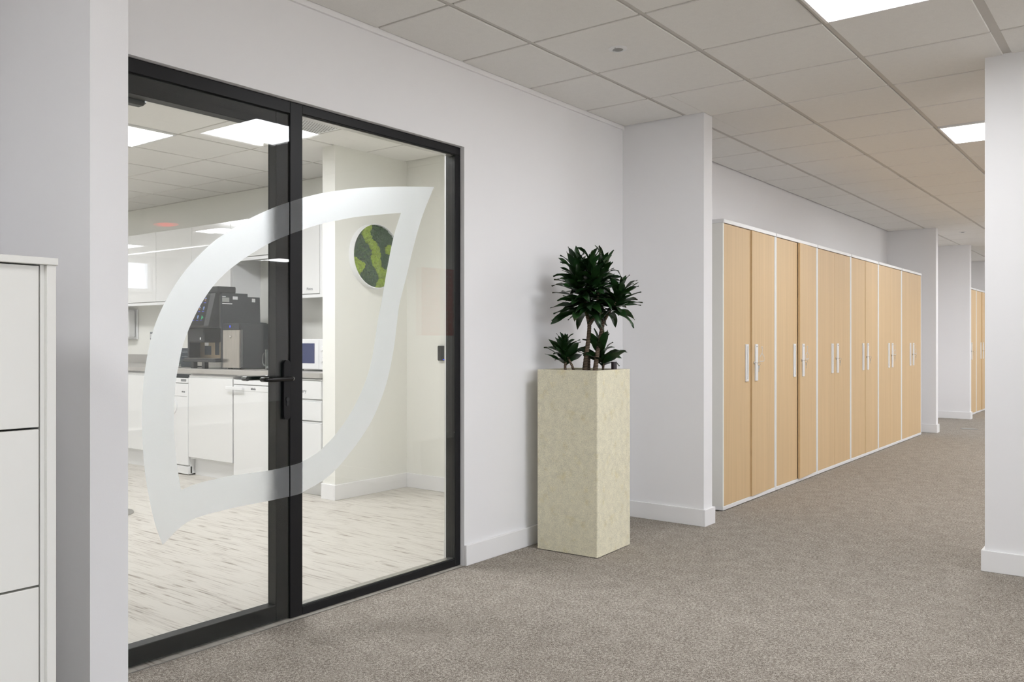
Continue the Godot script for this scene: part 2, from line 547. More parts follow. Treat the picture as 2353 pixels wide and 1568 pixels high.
func build_shell():
	# floors
	var f = MB.new()
	f.box(Vector3(X0, -0.12, -2.918), Vector3(X1, 0.0, ZW))
	struct("floor", f.done(), M.carpet)
	kitchen_floor()
	# metal edge between laminate and carpet
	struct("trim_2", boxes_mesh([[1.28, 3.40, -0.002, 0.003, -2.921, -2.9165]]), M.aluminium)
	# long wall with the opening of the glazed door
	var ol = 1.30; var orr = 3.408; var ot = 2.206
	struct("wall_left", boxes_mesh([[X0, ol, 0, CEIL + 0.3, WB, WALL], [ol, orr, ot, CEIL + 0.3, WB, WALL], [orr, X1, 0, CEIL + 0.3, WB, WALL]]), M.wall_paint)
	# piers that stand out from it
	var piers = [[1.148, 1.256], [5.060, 5.185], [12.03, 12.15], [14.43, 14.55], [17.6, 17.72]]
	var zp = -2.332
	for p in piers:
		struct("wall_pier", boxes_mesh([[p[0], p[1], 0, CEIL + 0.012, WALL - 0.01, zp]]), M.wall_paint)
	# free column on the right
	struct("wall_column", boxes_mesh([[4.965, 5.45, 0, CEIL + 0.012, -0.733, 0.28]]), M.wall_paint)
	# skirting
	var t = 0.016; var h = 0.108
	var sk = [[orr, piers[1][0], WALL], [piers[1][1], 5.57, WALL]]
	for p in sk: skirt(p[0], p[1], 0, h, p[2], p[2] + t)
	skirt(X0, -1.0, 0, h, WALL, WALL + t)
	for i in piers.size():
		var p = piers[i]
		var m = MB.new()
		m.chamfer(Vector3(t / 2, h / 2, (zp - WALL) / 2), 0.002, Vector3(p[0] - t / 2, h / 2, (zp + WALL) / 2))
		m.chamfer(Vector3((p[1] - p[0] + 2 * t) / 2, h / 2, t / 2), 0.002, Vector3((p[0] + p[1]) / 2, h / 2, zp + t / 2))
		m.chamfer(Vector3(t / 2, h / 2, (zp - WALL) / 2), 0.002, Vector3(p[1] + t / 2, h / 2, (zp + WALL) / 2))
		struct("baseboard_pier", m.done(), M.skirting)
	skirt(12.15 + t, 14.43 - t, 0, h, WALL, WALL + t)
	var cm = MB.new()
	cm.chamfer(Vector3(t / 2, h / 2, (1.013 + 2 * t) / 2), 0.002, Vector3(4.965 - t / 2, h / 2, (-0.733 + 0.28) / 2))
	cm.chamfer(Vector3(0.485 / 2, h / 2, t / 2), 0.002, Vector3((4.965 + 5.45) / 2, h / 2, -0.733 - t / 2))
	cm.chamfer(Vector3(0.485 / 2, h / 2, t / 2), 0.002, Vector3((4.965 + 5.45) / 2, h / 2, 0.28 + t / 2))
	struct("baseboard_column", cm.done(), M.skirting)
	# boxed edge along the top of the long wall
	struct("trim_3", boxes_mesh([[X0, 5.06, CEIL - 0.030, CEIL + 0.004, WALL, WALL + 0.014]]), M.skirting)
	# kitchen walls
	struct("wall_kitchen_right", boxes_mesh([[KX, KX + 0.12, 0, CEIL + 0.3, ZK, WB]]), M.kitchen_paint)
	struct("wall_kitchen_pier", boxes_mesh([[4.225, KX, 0, CEIL - 0.004, -5.03, -4.89]]), M.kitchen_paint)
	struct("wall_kitchen_back", boxes_mesh([[-1.6, KX + 0.12, 0, CEIL + 0.3, ZK - 0.12, ZK]]), M.kitchen_paint)
	struct("wall_kitchen_left", boxes_mesh([[-1.72, -1.6, 0, CEIL + 0.3, ZK - 0.12, WB]]), M.kitchen_paint)
	struct("wall_kitchen_front", boxes_mesh([[-1.6, 1.30, 0, CEIL - 0.002, WB - 0.006, WB], [1.30, 3.408, 2.206, CEIL - 0.002, WB - 0.006, WB], [3.408, KX, 0, CEIL - 0.002, WB - 0.006, WB]]), M.kitchen_paint)
	var km = MB.new()
	var kh = 0.115
	km.chamfer(Vector3((KX - 4.225 + t) / 2, kh / 2, t / 2), 0.002, Vector3((KX + 4.225 - t) / 2, kh / 2, -4.89 + t / 2))
	km.chamfer(Vector3(t / 2, kh / 2, 0.14 / 2), 0.002, Vector3(4.225 - t / 2, kh / 2, -4.96))
	km.chamfer(Vector3(t / 2, kh / 2, (4.89 - t + WB) / 2), 0.002, Vector3(KX - t / 2, kh / 2, (-4.89 + t + WB) / 2))
	km.chamfer(Vector3((KX - t - 3.42) / 2, kh / 2, t / 2), 0.002, Vector3((KX - t + 3.42) / 2, kh / 2, WB - 0.006 - t / 2))
	struct("baseboard_kitchen", km.done(), M.skirting)
	# office walls and slab above everything
	struct("wall_near", boxes_mesh([[X0 - 0.15, X0, 0, CEIL + 0.3, WB, ZW + 0.2]]), M.wall_paint)
	struct("wall_far", boxes_mesh([[X1, X1 + 0.15, 0, CEIL + 0.3, WB, ZW + 0.2]]), M.wall_paint)
	struct("ceiling_slab", boxes_mesh([[X0 - 0.15, X1 + 0.15, CEIL + 0.3, CEIL + 0.45, ZK - 0.15, ZW + 0.2]]), M.concrete)
	# window wall: piers between the openings, sill wall below, head above
	# [left, right, sill height]; the last two, unseen, are added to light the far end
	var wins = [[-5.5, -3.3, 0.9], [-2.6, -0.4, 0.9], [0.3, 2.5, 0.9], [3.4, 5.6, 0.9], [6.3, 7.96, 2.04], [16.0, 18.2, 0.9], [18.9, 21.1, 0.9]]
	var list = []
	var edge = X0
	var top = 2.58
	for k in wins.size():
		var q = wins[k]
		var ww = q[1] - q[0]; var wh = top - q[2]
		list.push_back([edge, q[0], 0, CEIL + 0.3, ZW, ZW + 0.2])
		list.push_back([q[0], q[1], 0, q[2], ZW, ZW + 0.2])
		list.push_back([q[0], q[1], top, CEIL + 0.3, ZW, ZW + 0.2])
		edge = q[1]
		var w = setting("window_%d" % (k + 2), Vector3((q[0] + q[1]) / 2, q[2], ZW))
		for s in [-1, 1]:
			obj("frame", cbox(Vector3(0.05, wh, 0.07), 0.004), M.white_lacquer, w, Vector3(s * (ww / 2 - 0.025), wh / 2, 0.1))
			obj("frame", cbox(Vector3(ww - 0.1, 0.05, 0.07), 0.004), M.white_lacquer, w, Vector3(0, wh / 2 + s * (wh / 2 - 0.025), 0.1))
			obj("pane", cbox(Vector3((ww - 0.15) / 2, wh - 0.1, 0.006), 0.0), M.glass, w, Vector3(s * (ww - 0.05) / 4, wh / 2, 0.1))
		obj("glazing_bar", cbox(Vector3(0.05, wh - 0.1, 0.06), 0.004), M.white_lacquer, w, Vector3(0, wh / 2, 0.1))
		obj("sill", cbox(Vector3(ww + 0.1, 0.03, 0.14), 0.004), M.white_lacquer, w, Vector3(0, -0.002, 0.0))
	list.push_back([edge, X1, 0, CEIL + 0.3, ZW, ZW + 0.2])
	struct("wall_back", boxes_mesh(list), M.wall_paint)

func skirt(x0, x1, y0, y1, z0, z1):
	var m = MB.new()
	m.chamfer(Vector3((x1 - x0) / 2, (y1 - y0) / 2, (z1 - z0) / 2), 0.002, Vector3((x0 + x1) / 2, (y0 + y1) / 2, (z0 + z1) / 2))
	struct("baseboard_left", m.done(), M.skirting)

func kitchen_floor():
	var fl = setting("floor_kitchen")
	# screed under the boards
	obj("screed", boxes_mesh([[-1.6, KX, -0.12, -0.010, ZK, WB], [1.28, 3.41, -0.12, -0.010, WB, -2.921]]), M.concrete, fl)
	var w = 0.192; var L = 1.29
	# plank meshes with different cut-outs of the grain
	var variants = []
	for k in 14:
		var m = MB.new()
		var u0 = rng.randf() * 0.7; var v0 = rng.randf() * 0.5
		var flip = -1.0 if k % 2 else 1.0
		var hx = w / 2 - 0.0004; var hz = L / 2 - 0.0004
		m.chamfer(Vector3(hx, 0.005, hz), 0.0008, Vector3(0, -0.005, 0))
		for i in m.v.size():
			m.uv[i] = Vector2(u0 + (m.v[i].x / w + 0.5) * 0.19, v0 + flip * (m.v[i].z / L + 0.5) * 0.62)
		variants.push_back(m.done())
	var row = 0
	var x = -0.2
	while x < KX - 0.02:
		var z = WB + 0.14 + [0.0, 0.43, 0.86, 0.21, 0.64][row % 5]
		# boards run along z, the first one through under the door
		var pick = rng.randi()
		while z > -9.3:
			var o = obj("plank", variants[pick % variants.size()], M.laminate, fl, Vector3(x + w / 2, 0.0, z - L / 2))
			pick += 3 + rng.randi() % 5
			if z > -2.921:   # cut to the edge strip
				var cut = MB.new()
				var z0 = z - L
				cut.chamfer(Vector3(w / 2 - 0.0004, 0.005, (-2.922 - z0) / 2 - 0.0004), 0.0008, Vector3(0, -0.005, 0))
				for i in cut.v.size():
					cut.uv[i] = Vector2(0.1 + (row * 0.17) + (cut.v[i].x / w + 0.5) * 0.19, 0.3 * row + (cut.v[i].z / L + 0.5) * 0.62)
				o.mesh = cut.done()
				o.position.z = (-2.922 + z0) / 2
			z -= L
		row += 1
		x += w

# ------------------------------------------------------------------ ceiling
func build_ceiling():
	var ce = setting("ceiling")
	var kc = setting("ceiling_kitchen")
	var drop = 0.006      # the tiles hang a little below the grid
	var lights = {}
	for k in 6: lights["%d %d" % [5 * k, 2]] = true
	var piers = [[5.060, 5.185], [12.03, 12.15], [14.43, 14.55], [17.6, 17.72]]
	# corridor tiles, cell i, j between grid lines i and i + 1, j and j + 1
	for i in range(-4, 29):
		for j in range(-1, 5):
			if lights.has("%d %d" % [i, j]): continue
			var x0 = GX + TX * i + 0.009; var x1 = x0 + TX - 0.018
			var z0 = GZ + TZ * j + 0.014; var z1 = z0 + TZ - 0.028
			if j == 2: z1 -= 0.012
			if j == -1:
				z0 = WALL + 0.016
				for p in piers:      # cut away at a pier
					if p[0] < x1 and p[1] > x0:
						if p[0] - 0.006 > x0 + 0.02: tile(ce, x0, p[0] - 0.010, z0, z1, drop)
						x0 = p[1] + 0.004
				if x1 - x0 < 0.03: continue
			if j == 0:
				var did = false
				for p in piers:
					if p[0] < x1 and p[1] > x0:
						# the pier takes a bite from the wall side
						tile(ce, x0, x1, -2.332 + 0.003, z1, drop)
						if p[0] - 0.006 > x0 + 0.02: tile(ce, x0, p[0] - 0.006, z0, -2.332 + 0.003, drop)
						if x1 > p[1] + 0.02: tile(ce, p[1] + 0.004, x1, z0, -2.332 + 0.003, drop)
						did = true
				if did: continue
			tile(ce, x0, x1, z0, z1, drop)
	for j in range(0, 6):
		var w = 0.024 if j != 3 else 0.052
		obj("grid_main_bar", cbox(Vector3(TX * 33 + 0.022, 0.03, w), 0.001), M.grid_bar, ce, Vector3(GX + TX * 12.5, CEIL + 0.015, GZ + TZ * j + (0.0 if j != 3 else -0.004)))
	for i in range(-4, 30):
		for j in range(-1, 5):
			var z0 = GZ + TZ * j + 0.0125; var z1 = z0 + TZ - 0.025
			if j == -1: z0 = WALL + 0.002
			obj("grid_cross_bar", cbox(Vector3(0.022, 0.028, z1 - z0), 0.001), M.grid_bar, ce, Vector3(GX + TX * i, CEIL + 0.0155, (z0 + z1) / 2))
	# plain board over the rest of the office
	obj("board", boxes_mesh([[X0, GX - TX * 4 - 0.012, CEIL, CEIL + 0.02, WALL, ZW], [GX + TX * 29 + 0.012, X1, CEIL, CEIL + 0.02, WALL, ZW], [GX - TX * 4 - 0.012, GX + TX * 29 + 0.012, CEIL, CEIL + 0.02, GZ + TZ * 5 + 0.012, ZW]]), M.ceiling_board, ce)
	# kitchen tiles
	var dx = -0.03
	for i in range(-4, 3):
		for j in range(-11, -1):
			if (i == -1 and (j == -6 or j == -11 or j == -3)): continue
			var x0 = GX + dx + TX * i + 0.008; var x1 = x0 + TX - 0.016
			var z0 = GZ + TZ * j + 0.013; var z1 = z0 + TZ - 0.026
			x1 = min(x1, KX - 0.012); z1 = min(z1, WB - 0.02)
			if x1 - x0 < 0.04: continue
			if i == 0 and j == -4: continue
			tile(kc, x0, x1, z0, z1, drop)
	for j in range(-11, -1):
		obj("grid_main_bar", cbox(Vector3(4.2, 0.03, 0.022), 0.001), M.grid_bar, kc, Vector3(KX - 2.1, CEIL + 0.015, GZ + TZ * j))
	for i in range(-4, 4):
		for j in range(-11, -1):
			var z0 = GZ + TZ * j + 0.012; var z1 = min(z0 + TZ - 0.024, WB - 0.01)
			if GX + dx + TX * i > KX: continue
			obj("grid_cross_bar", cbox(Vector3(0.020, 0.028, z1 - z0), 0.001), M.grid_bar, kc, Vector3(GX + dx + TX * i, CEIL + 0.0155, (z0 + z1) / 2))
	obj("board", boxes_mesh([[-1.6, GX + dx - TX * 4 - 0.01, CEIL, CEIL + 0.02, ZK, WB], [GX + dx - TX * 4 - 0.01, KX, CEIL, CEIL + 0.02, ZK, GZ - TZ * 11 - 0.011]]), M.ceiling_board, kc)
	# edge angle of the kitchen ceiling along the side wall
	obj("edge_angle", boxes_mesh([[KX - 0.016, KX, CEIL - 0.010, CEIL + 0.01, ZK, -5.03]]), M.grid_bar, kc)
	# perforated supply-air tile
	var pf = thing("air_vent", "perforated white metal air tile in the kitchen ceiling before the nib wall", "air vent", Vector3(GX + dx + TX * 0.5, CEIL, GZ - TZ * 3.5))
	vent(pf)
	# presence detectors
	sensor("small round white presence detector in the ceiling tile above the planter", 3.693, -2.162)
	sensor("small round white presence detector in the ceiling beyond the cupboard row", 12.697, -2.137)

func tile(parent, x0, x1, z0, z1, drop):
	var y0 = CEIL - drop
	obj("ceiling_tile", cbox(Vector3(x1 - x0, 0.018, z1 - z0), 0.0025), M.ceiling_tile, parent, Vector3((x0 + x1) / 2, y0 + 0.009, (z0 + z1) / 2))

func vent(p):
	var h = 0.292
	obj("plate", cbox(Vector3(h * 2, 0.006, h * 2 + 0.01), 0.002), M.white_lacquer, p, Vector3(0, -0.003, 0))
	var m = MB.new()
	var n = 26
	for a in n:
		for b in n:
			var c = Vector3((a - (n - 1) / 2.0) * 0.021 + (0.005 if b % 2 else -0.005), -0.0072, (b - (n - 1) / 2.0) * 0.021)
			var q = []
			for k in 6: q.push_back(c + Vector3(cos(TAU * k / 6) * 0.0068, 0, sin(TAU * k / 6) * 0.0068))
			for k in range(1, 5): m.ftri(q[0], q[k], q[k + 1], Vector3.DOWN)
	var o = obj("perforations", m.done(), M.perforation, p)
	o.set_meta("kind", "stuff")

func sensor(label, x, z):
	var o = thing("presence_detector", label, "ceiling sensor", Vector3(x, CEIL - 0.006, z), 0, "ceiling presence detectors")
	var m = MB.new()
	m.lathe([Vector2(0.048, 0.0), Vector2(0.047, -0.003), Vector2(0.040, -0.006), Vector2(0.026, -0.006), Vector2(0.026, 0.0)], 32)
	obj("ring", m.done(), M.white_plastic, o)
	var d = MB.new()
	d.lathe([Vector2(0.026, -0.001), Vector2(0.024, -0.006), Vector2(0.016, -0.010), Vector2(0.0001, -0.012)], 24)
	obj("lens", d.done(), M.sensor_grey, o)
	obj("indicator", cbox(Vector3(0.004, 0.002, 0.004), 0.0005), M.dark_text, o, Vector3(-0.034, -0.007, 0.004))

# ------------------------------------------------------------------ glazed door
const FZ := -2.950      # front of the black frame and of the outer panes

func px(u, v, z):       # a point of the leaf motif, measured in the photograph, on the plane of the glass
	var A = 0.653354
	var d = Vector3(cos(A), 0, -sin(A)) + Vector3(sin(A), 0, cos(A)) * ((u - 1176.5) / 1957.2) + Vector3.UP * ((784.76 - v) / 1957.2)
	var p = Vector3(0, 1.184, 0) + d * (z / d.z)
	return Vector2(p.x, p.y)

func smooth(points, closed_at):
	# Catmull-Rom through each run of points between the sharp tips
	var out = PackedVector2Array()
	for r in closed_at.size():
		var a = closed_at[r]; var b = closed_at[(r + 1) % closed_at.size()]
		var run = []
		var k = a
		while true:
			run.push_back(points[k])
			if k == b: break
			k = (k + 1) % points.size()
		for i in run.size() - 1:
			var p1 = run[i]; var p2 = run[i + 1]
			var p0 = run[i - 1] if i > 0 else p1 + (p1 - p2)
			var p3 = run[i + 2] if i + 2 < run.size() else p2 + (p2 - p1)
			for s in 4:
				var t = s / 4.0
				out.push_back(0.5 * (2.0 * p1 + (p2 - p0) * t + (2.0 * p0 - 5.0 * p1 + 4.0 * p2 - p3) * t * t + (3.0 * p1 - p0 - 3.0 * p2 + p3) * t * t * t))
	return out

func film(parent, x0, x1, outer, inner, zf):
	var win = PackedVector2Array([Vector2(x0, 0.05), Vector2(x1, 0.05), Vector2(x1, 2.2), Vector2(x0, 2.2)])
	for a in Geometry2D.intersect_polygons(outer, win):
		for p in Geometry2D.clip_polygons(a, inner):
			var m = MB.new()
			m.extrude(p, zf, zf + 0.0006)
			obj("frosted_film", m.done(), M.frost_film, parent)

func build_glazing():
	var F = M.black_frame
	var d0 = FZ - 0.070
	# frame: head, jambs, mullion, sill of the fixed light
	var fr = setting("trim_1")
	var gap = 0.004
	bx(fr, "jamb", 1.302, 1.352, 0.0, 2.204, d0, FZ, F)
	bx(fr, "head", 1.352, 2.303, 2.152, 2.204, d0, FZ, F)
	bx(fr, "head", 2.368, 3.406, 2.164, 2.204, d0, FZ, F)
	bx(fr, "mullion", 2.303, 2.368, 0.003, 2.204, d0, FZ, F)
	bx(fr, "jamb", 3.368, 3.406, 0.003, 2.164, d0, FZ, F)
	bx(fr, "sill", 2.368, 3.368, 0.003, 0.037, d0, FZ, F)
	# bright line of sealant between frame and wall
	# door leaf
	var dr = setting("door_1")
	var yb = 0.008; var yt = 2.148
	var xl = 1.356; var xr = 2.297
	var zs = FZ - 0.008
	bx(dr, "stile", 2.236, xr, yb, yt, d0 + 0.006, zs, F)
	bx(dr, "stile", xl, xl + 0.064, yb, yt, d0 + 0.006, zs, F)
	bx(dr, "top_rail", xl + 0.064, 2.236, 2.078, yt, d0 + 0.006, zs, F)
	bx(dr, "bottom_rail", xl + 0.064, 2.236, yb, 0.074, d0 + 0.006, zs, F)
	bx(dr, "pane", xl, xr, yb, yt, FZ - 0.0068, FZ - 0.0008, M.glass, 0.0)
	bx(dr, "pane", xl + 0.064, 2.236, 0.074, 2.078, d0 + 0.012, d0 + 0.018, M.glass, 0.0)
	bx(dr, "bottom_seal", xl, xr, 0.0015, yb, d0 + 0.02, d0 + 0.04, M.gasket)
	# door closer on the kitchen side
	bx(dr, "door_closer", 1.40, 1.70, 2.062, 2.12, d0 - 0.05, d0 + 0.006, M.charcoal, 0.012)
	# fixed light
	var wn = setting("window_1")
	bx(wn, "pane", 2.369, 3.367, 0.038, 2.163, FZ - 0.012, FZ - 0.006, M.glass, 0.0)
	bx(wn, "pane", 2.369, 3.367, 0.038, 2.163, d0 + 0.012, d0 + 0.018, M.glass, 0.0)
	# narrow gaskets round the outer pane
	bx(wn, "gasket", 2.3685, 3.3675, 0.0375, 0.041, FZ - 0.006, FZ - 0.002, M.gasket, 0.0005)
	bx(wn, "gasket", 2.3685, 3.3675, 2.160, 2.1635, FZ - 0.006, FZ - 0.002, M.gasket, 0.0005)
	bx(wn, "gasket", 3.364, 3.3675, 0.041, 2.160, FZ - 0.006, FZ - 0.002, M.gasket, 0.0005)
	# grey spacer bars seen through the outer pane
	bx(wn, "spacer", 2.3695, 3.3665, 0.0385, 0.044, d0 + 0.02, FZ - 0.014, M.aluminium, 0.0005)
	bx(wn, "spacer", 2.3695, 3.3665, 2.157, 2.1625, d0 + 0.02, FZ - 0.014, M.aluminium, 0.0005)
	# leaf motif
	var op = [[999.4, 430.1], [991.5, 448.3], [971, 501], [953.3, 562.7], [935.7, 636], [919.6, 700], [913.6, 746.3], [905.4, 809.3], [888.8, 885.6], [862.3, 955.2], [835.7, 1001.6], [802.6, 1046.4], [772.7, 1081.2], [742.9, 1106.5], [696, 1132.8], [670.3, 1141], [624.8, 1150.9], [520.3, 1172.3], [432, 1200], [373.5, 1253.5],
		[354.3, 1197.8], [338.2, 1120.1], [331.5, 1069.2], [327.5, 1010.3], [326.2, 951.4], [328.8, 897.8], [332.8, 855], [340.9, 806.7], [354.3, 753.2], [375.7, 702.3], [405.2, 651.4], [440, 605.9], [485.5, 560.8], [516, 538.5], [567, 506.6], [624.4, 479.8], [660, 466.8], [695.8, 455.6], [745, 443.9], [800.8, 435.7], [847.7, 431.5], [918, 429.2]]
	var ip = [[923.4, 489.9], [906.4, 545], [891.5, 618.4], [878.5, 695], [870.5, 735], [860.6, 802.7], [849, 855.7], [829.1, 908.8], [802.6, 958.5], [772.7, 1000], [747, 1027.5], [726.3, 1044.7], [696, 1062], [670.3, 1070.6], [624.8, 1081.3], [536.4, 1093.9], [498.9, 1101.4], [450.7, 1113.4], [415.9, 1127.6],
		[409.2, 1088], [403.8, 1047.8], [400.3, 1002.3], [399.8, 951.4], [401.1, 908.5], [405.2, 868.3], [410.5, 841.5], [418.5, 801.4], [429.3, 769.2], [445.3, 731.7], [466.8, 691.6], [493.5, 654], [525.7, 621.9], [557.8, 597.8], [587.3, 578.4], [622, 558.5], [664, 540.3], [695.8, 529], [733.3, 517.2], [768.5, 509.3], [818.4, 499.6], [877, 493.7], [903.5, 491.4]]
	var oo = []; var ii = []
	for q in op: oo.push_back(px(q[0], q[1], FZ))
	for q in ip: ii.push_back(px(q[0], q[1], FZ))
	var outer = smooth(oo, [0, 19]); var inner = smooth(ii, [0, 18])
	film(dr, xl, xr, outer, inner, FZ - 0.0004)
	film(fr, 2.3035, 2.3675, outer, inner, FZ + 0.0002)
	film(wn, 2.3695, 3.3665, outer, inner, FZ - 0.0056)
	# lever handle on a long plate, both sides
	for side in [1, -1]:
		var zf = FZ + 0.0005 if side == 1 else d0 + 0.0055
		var plate = MB.new()
		var poly = PackedVector2Array()
		var xc = 2.279; var hw = 0.0165
		for k in 13: poly.push_back(Vector2(xc + hw * cos(PI * k / 12), 1.087 + hw * sin(PI * k / 12)))
		for k in 13: poly.push_back(Vector2(xc - hw * cos(PI * k / 12), 0.868 - hw * sin(PI * k / 12)))
		plate.extrude(poly, zf, zf + side * 0.011)
		var pl = obj("handle_plate", plate.done(), M.black_frame, dr)
		var lv = MB.new()
		var yl = 1.026
		var p = []
		var out = zf + side * 0.011
		var reach = out + side * 0.047
		p.push_back(Vector3(xc, yl, out - side * 0.002)); p.push_back(Vector3(xc, yl, reach - side * 0.02))
		for k in range(1, 7):
			var a = PI / 2 * k / 6
			p.push_back(Vector3(xc - 0.02 + 0.02 * cos(a), yl, reach - side * 0.02 + side * 0.02 * sin(a)))
		p.push_back(Vector3(xc - 0.06, yl, reach)); p.push_back(Vector3(xc - 0.112, yl, reach))
		for k in range(1, 7):
			var a = PI / 2 * k / 6
			p.push_back(Vector3(xc - 0.112 - 0.02 * sin(a), yl, reach - side * 0.02 + side * 0.02 * cos(a)))
		p.push_back(Vector3(xc - 0.132, yl, out + side * 0.004))
		lv.tube(p, 0.0098, 16)
		obj("lever", lv.done(), M.black_gloss, pl)
		var ky = MB.new()
		var kp = PackedVector2Array()
		for k in 17:
			var a = -PI * 0.36 + (TAU - PI * 0.28) * k / 16.0
			kp.push_back(Vector2(xc + 0.0085 * cos(a), 0.938 + 0.0085 * sin(a)))
		kp.push_back(Vector2(xc - 0.005, 0.915)); kp.push_back(Vector2(xc - 0.003, 0.911)); kp.push_back(Vector2(xc + 0.003, 0.911)); kp.push_back(Vector2(xc + 0.005, 0.915))
		ky.extrude(kp, out - side * 0.001, out + side * 0.003)
		obj("lock_cylinder", ky.done(), M.black_plastic, pl)

# ------------------------------------------------------------------ cupboards
const CZ := -2.432     # front of the closed cupboard doors

func build_cupboards():
	var rows = [
		[5.585, 0.0, 1.3, true, "white framed oak cupboard beside the wall pier behind the planter"],
		[6.600, 0.0, 2.7, true, "oak cupboard whose right door stands clearly ajar"],
		[7.615, 0.0, 0.0, false, "oak cupboard just beyond the one with the door ajar"],
		[8.630, 0.0, 0.4, false, "fourth oak cupboard from the pier by the planter"],
		[9.645, 0.0, 0.0, true, "second to last oak cupboard before the second wall pier"],
		[10.660, 0.0, 0.0, true, "last oak cupboard in the row before the second wall pier"],
		[14.63, 0.0, 0.0, false, "far oak cupboard right against the third wall pier"],
		[15.645, 0.0, 1.6, false, "far oak cupboard one along from the third wall pier"],
	]
	for r in rows: cupboard(r[0], r[1], r[2], r[3], r[4])

func cupboard(x0, ajar_l, ajar_r, hanger, label):
	var w = 1.010; var h = 2.035
	var o = thing("cupboard", label, "cupboard", Vector3(x0, 0, CZ), 0, "oak fronted cupboards along the wall")
	var W = M.white_lacquer
	var dp = 0.47
	var side = 0.019
	# frame round the doors; the doors sit inside it, flush
	obj("side_panel", cbox(Vector3(side, h - 0.058, dp), 0.0015), M.warm_white if x0 < 5.7 else W, o, Vector3(side / 2, h / 2 + 0.001, -dp / 2))
	obj("side_panel", cbox(Vector3(side, h - 0.058, dp), 0.0015), W, o, Vector3(w - side / 2, h / 2 + 0.001, -dp / 2))
	obj("top_panel", cbox(Vector3(w - 0.001, 0.027, dp + 0.004), 0.0015), W, o, Vector3(w / 2, h - 0.0135, -dp / 2 + 0.002))
	obj("plinth", cbox(Vector3(w - 0.001, 0.027, dp + 0.001), 0.0015), W, o, Vector3(w / 2, 0.0185, -dp / 2 + 0.0005))
	for fx in [0.06, w - 0.06]:
		for fz in [-0.06, -dp + 0.06]:
			obj("foot", cbox(Vector3(0.045, 0.006, 0.045), 0.001), M.socket_grey, o, Vector3(fx, 0.003, fz))
	obj("back_panel", cbox(Vector3(w - 0.04, h - 0.06, 0.008), 0.001), W, o, Vector3(w / 2, h / 2, -dp + 0.006))
	obj("corner_cap", cbox(Vector3(0.022, 0.02, 0.002), 0.0005), M.white_plastic, o, Vector3(0.012, h - 0.012, 0.005))
	var dw = (w - 2 * side - 0.007) / 2
	var dh = h - 0.064
	for s in [-1, 1]:
		var hinge = Vector3(side + 0.002 if s == -1 else w - side - 0.002, h / 2 + 0.001, -0.002)
		var d = obj("door", cbox(Vector3(dw, dh, 0.019), 0.001), M.oak, o)
		var ang = deg_to_rad(ajar_l if s == -1 else ajar_r)
		# turned about the outer edge, opening towards the corridor
		var b = Basis(Vector3.UP, -ang if s == -1 else ang)
		d.basis = b
		d.position = hinge + b * Vector3(dw / 2 * -s, 0, -0.0095)
		# pull, 60 mm from the free edge
		var hx = (dw / 2 - 0.078) * -s
		var hy = 1.023 - h / 2
		var pull = obj("pull", cbox(Vector3(0.052, 0.274, 0.003), 0.0008), M.white_lacquer, d, Vector3(hx, hy, 0.0105))
		if s == -1:
			for t in [-1, 1]:
				obj("pull_rim", cbox(Vector3(0.013, 0.274, 0.006), 0.001), M.white_lacquer, pull, Vector3(t * 0.0195, 0, 0.0045))
				obj("pull_rim", cbox(Vector3(0.026, 0.016, 0.006), 0.001), M.white_lacquer, pull, Vector3(0, t * 0.129, 0.0045))
		else:
			obj("pull_cover", cbox(Vector3(0.052, 0.274, 0.006), 0.001), M.white_lacquer, pull, Vector3(0, 0, 0.0045))
			obj("pull_notch", cbox(Vector3(0.02, 0.008, 0.001), 0.0003), M.sensor_grey, pull, Vector3(0, 0.118, 0.0077))
			lock(d, Vector3(hx - 0.044, hy - 0.002, 0.0105))
			if hanger: hanger_mark(d, Vector3(hx + 0.128, hy + 0.062, 0.0098))

func lock(d, at):
	var m = MB.new()
	m.lathe([Vector2(0.0001, 0.0), Vector2(0.011, 0.0), Vector2(0.011, 0.006), Vector2(0.008, 0.008), Vector2(0.0001, 0.008)], 18, 2)
	obj("lock", m.done(), M.chrome, d, at + Vector3(0, 0, -0.001))
	# the key in the lock and a second one hanging from it
	var k = MB.new()
	k.chamfer(Vector3(0.0035, 0.0012, 0.012), 0.0004, Vector3(0, 0, 0.018))
	k.lathe([Vector2(0.0001, -0.0012), Vector2(0.011, -0.0012), Vector2(0.011, 0.0012), Vector2(0.0001, 0.0012)], 16)
	for i in k.v.size():
		if i >= 132: k.v[i] += Vector3(0, 0, 0.038)
	obj("key", k.done(), M.chrome, d, at)
	var g = MB.new()
	var ring = []
	for a in 17: ring.push_back(Vector3(0, -0.009 + 0.011 * cos(TAU * a / 16), 0.038 + 0.011 * sin(TAU * a / 16)))
	g.tube(ring, 0.0009, 6, false)
	obj("key_ring", g.done(), M.chrome, d, at)
	var q = MB.new()
	var poly = PackedVector2Array()
	for a in 15: poly.push_back(Vector2(0.012 * cos(-PI * 0.38 + (TAU - PI * 0.24) * a / 14), -0.031 + 0.012 * sin(-PI * 0.38 + (TAU - PI * 0.24) * a / 14)))
	poly.push_back(Vector2(-0.004, -0.044)); poly.push_back(Vector2(-0.0035, -0.064)); poly.push_back(Vector2(0.0, -0.068)); poly.push_back(Vector2(0.0035, -0.062)); poly.push_back(Vector2(0.002, -0.055)); poly.push_back(Vector2(0.004, -0.044))
	q.extrude(poly, 0.037, 0.039)
	obj("spare_key", q.done(), M.chrome, d, at)

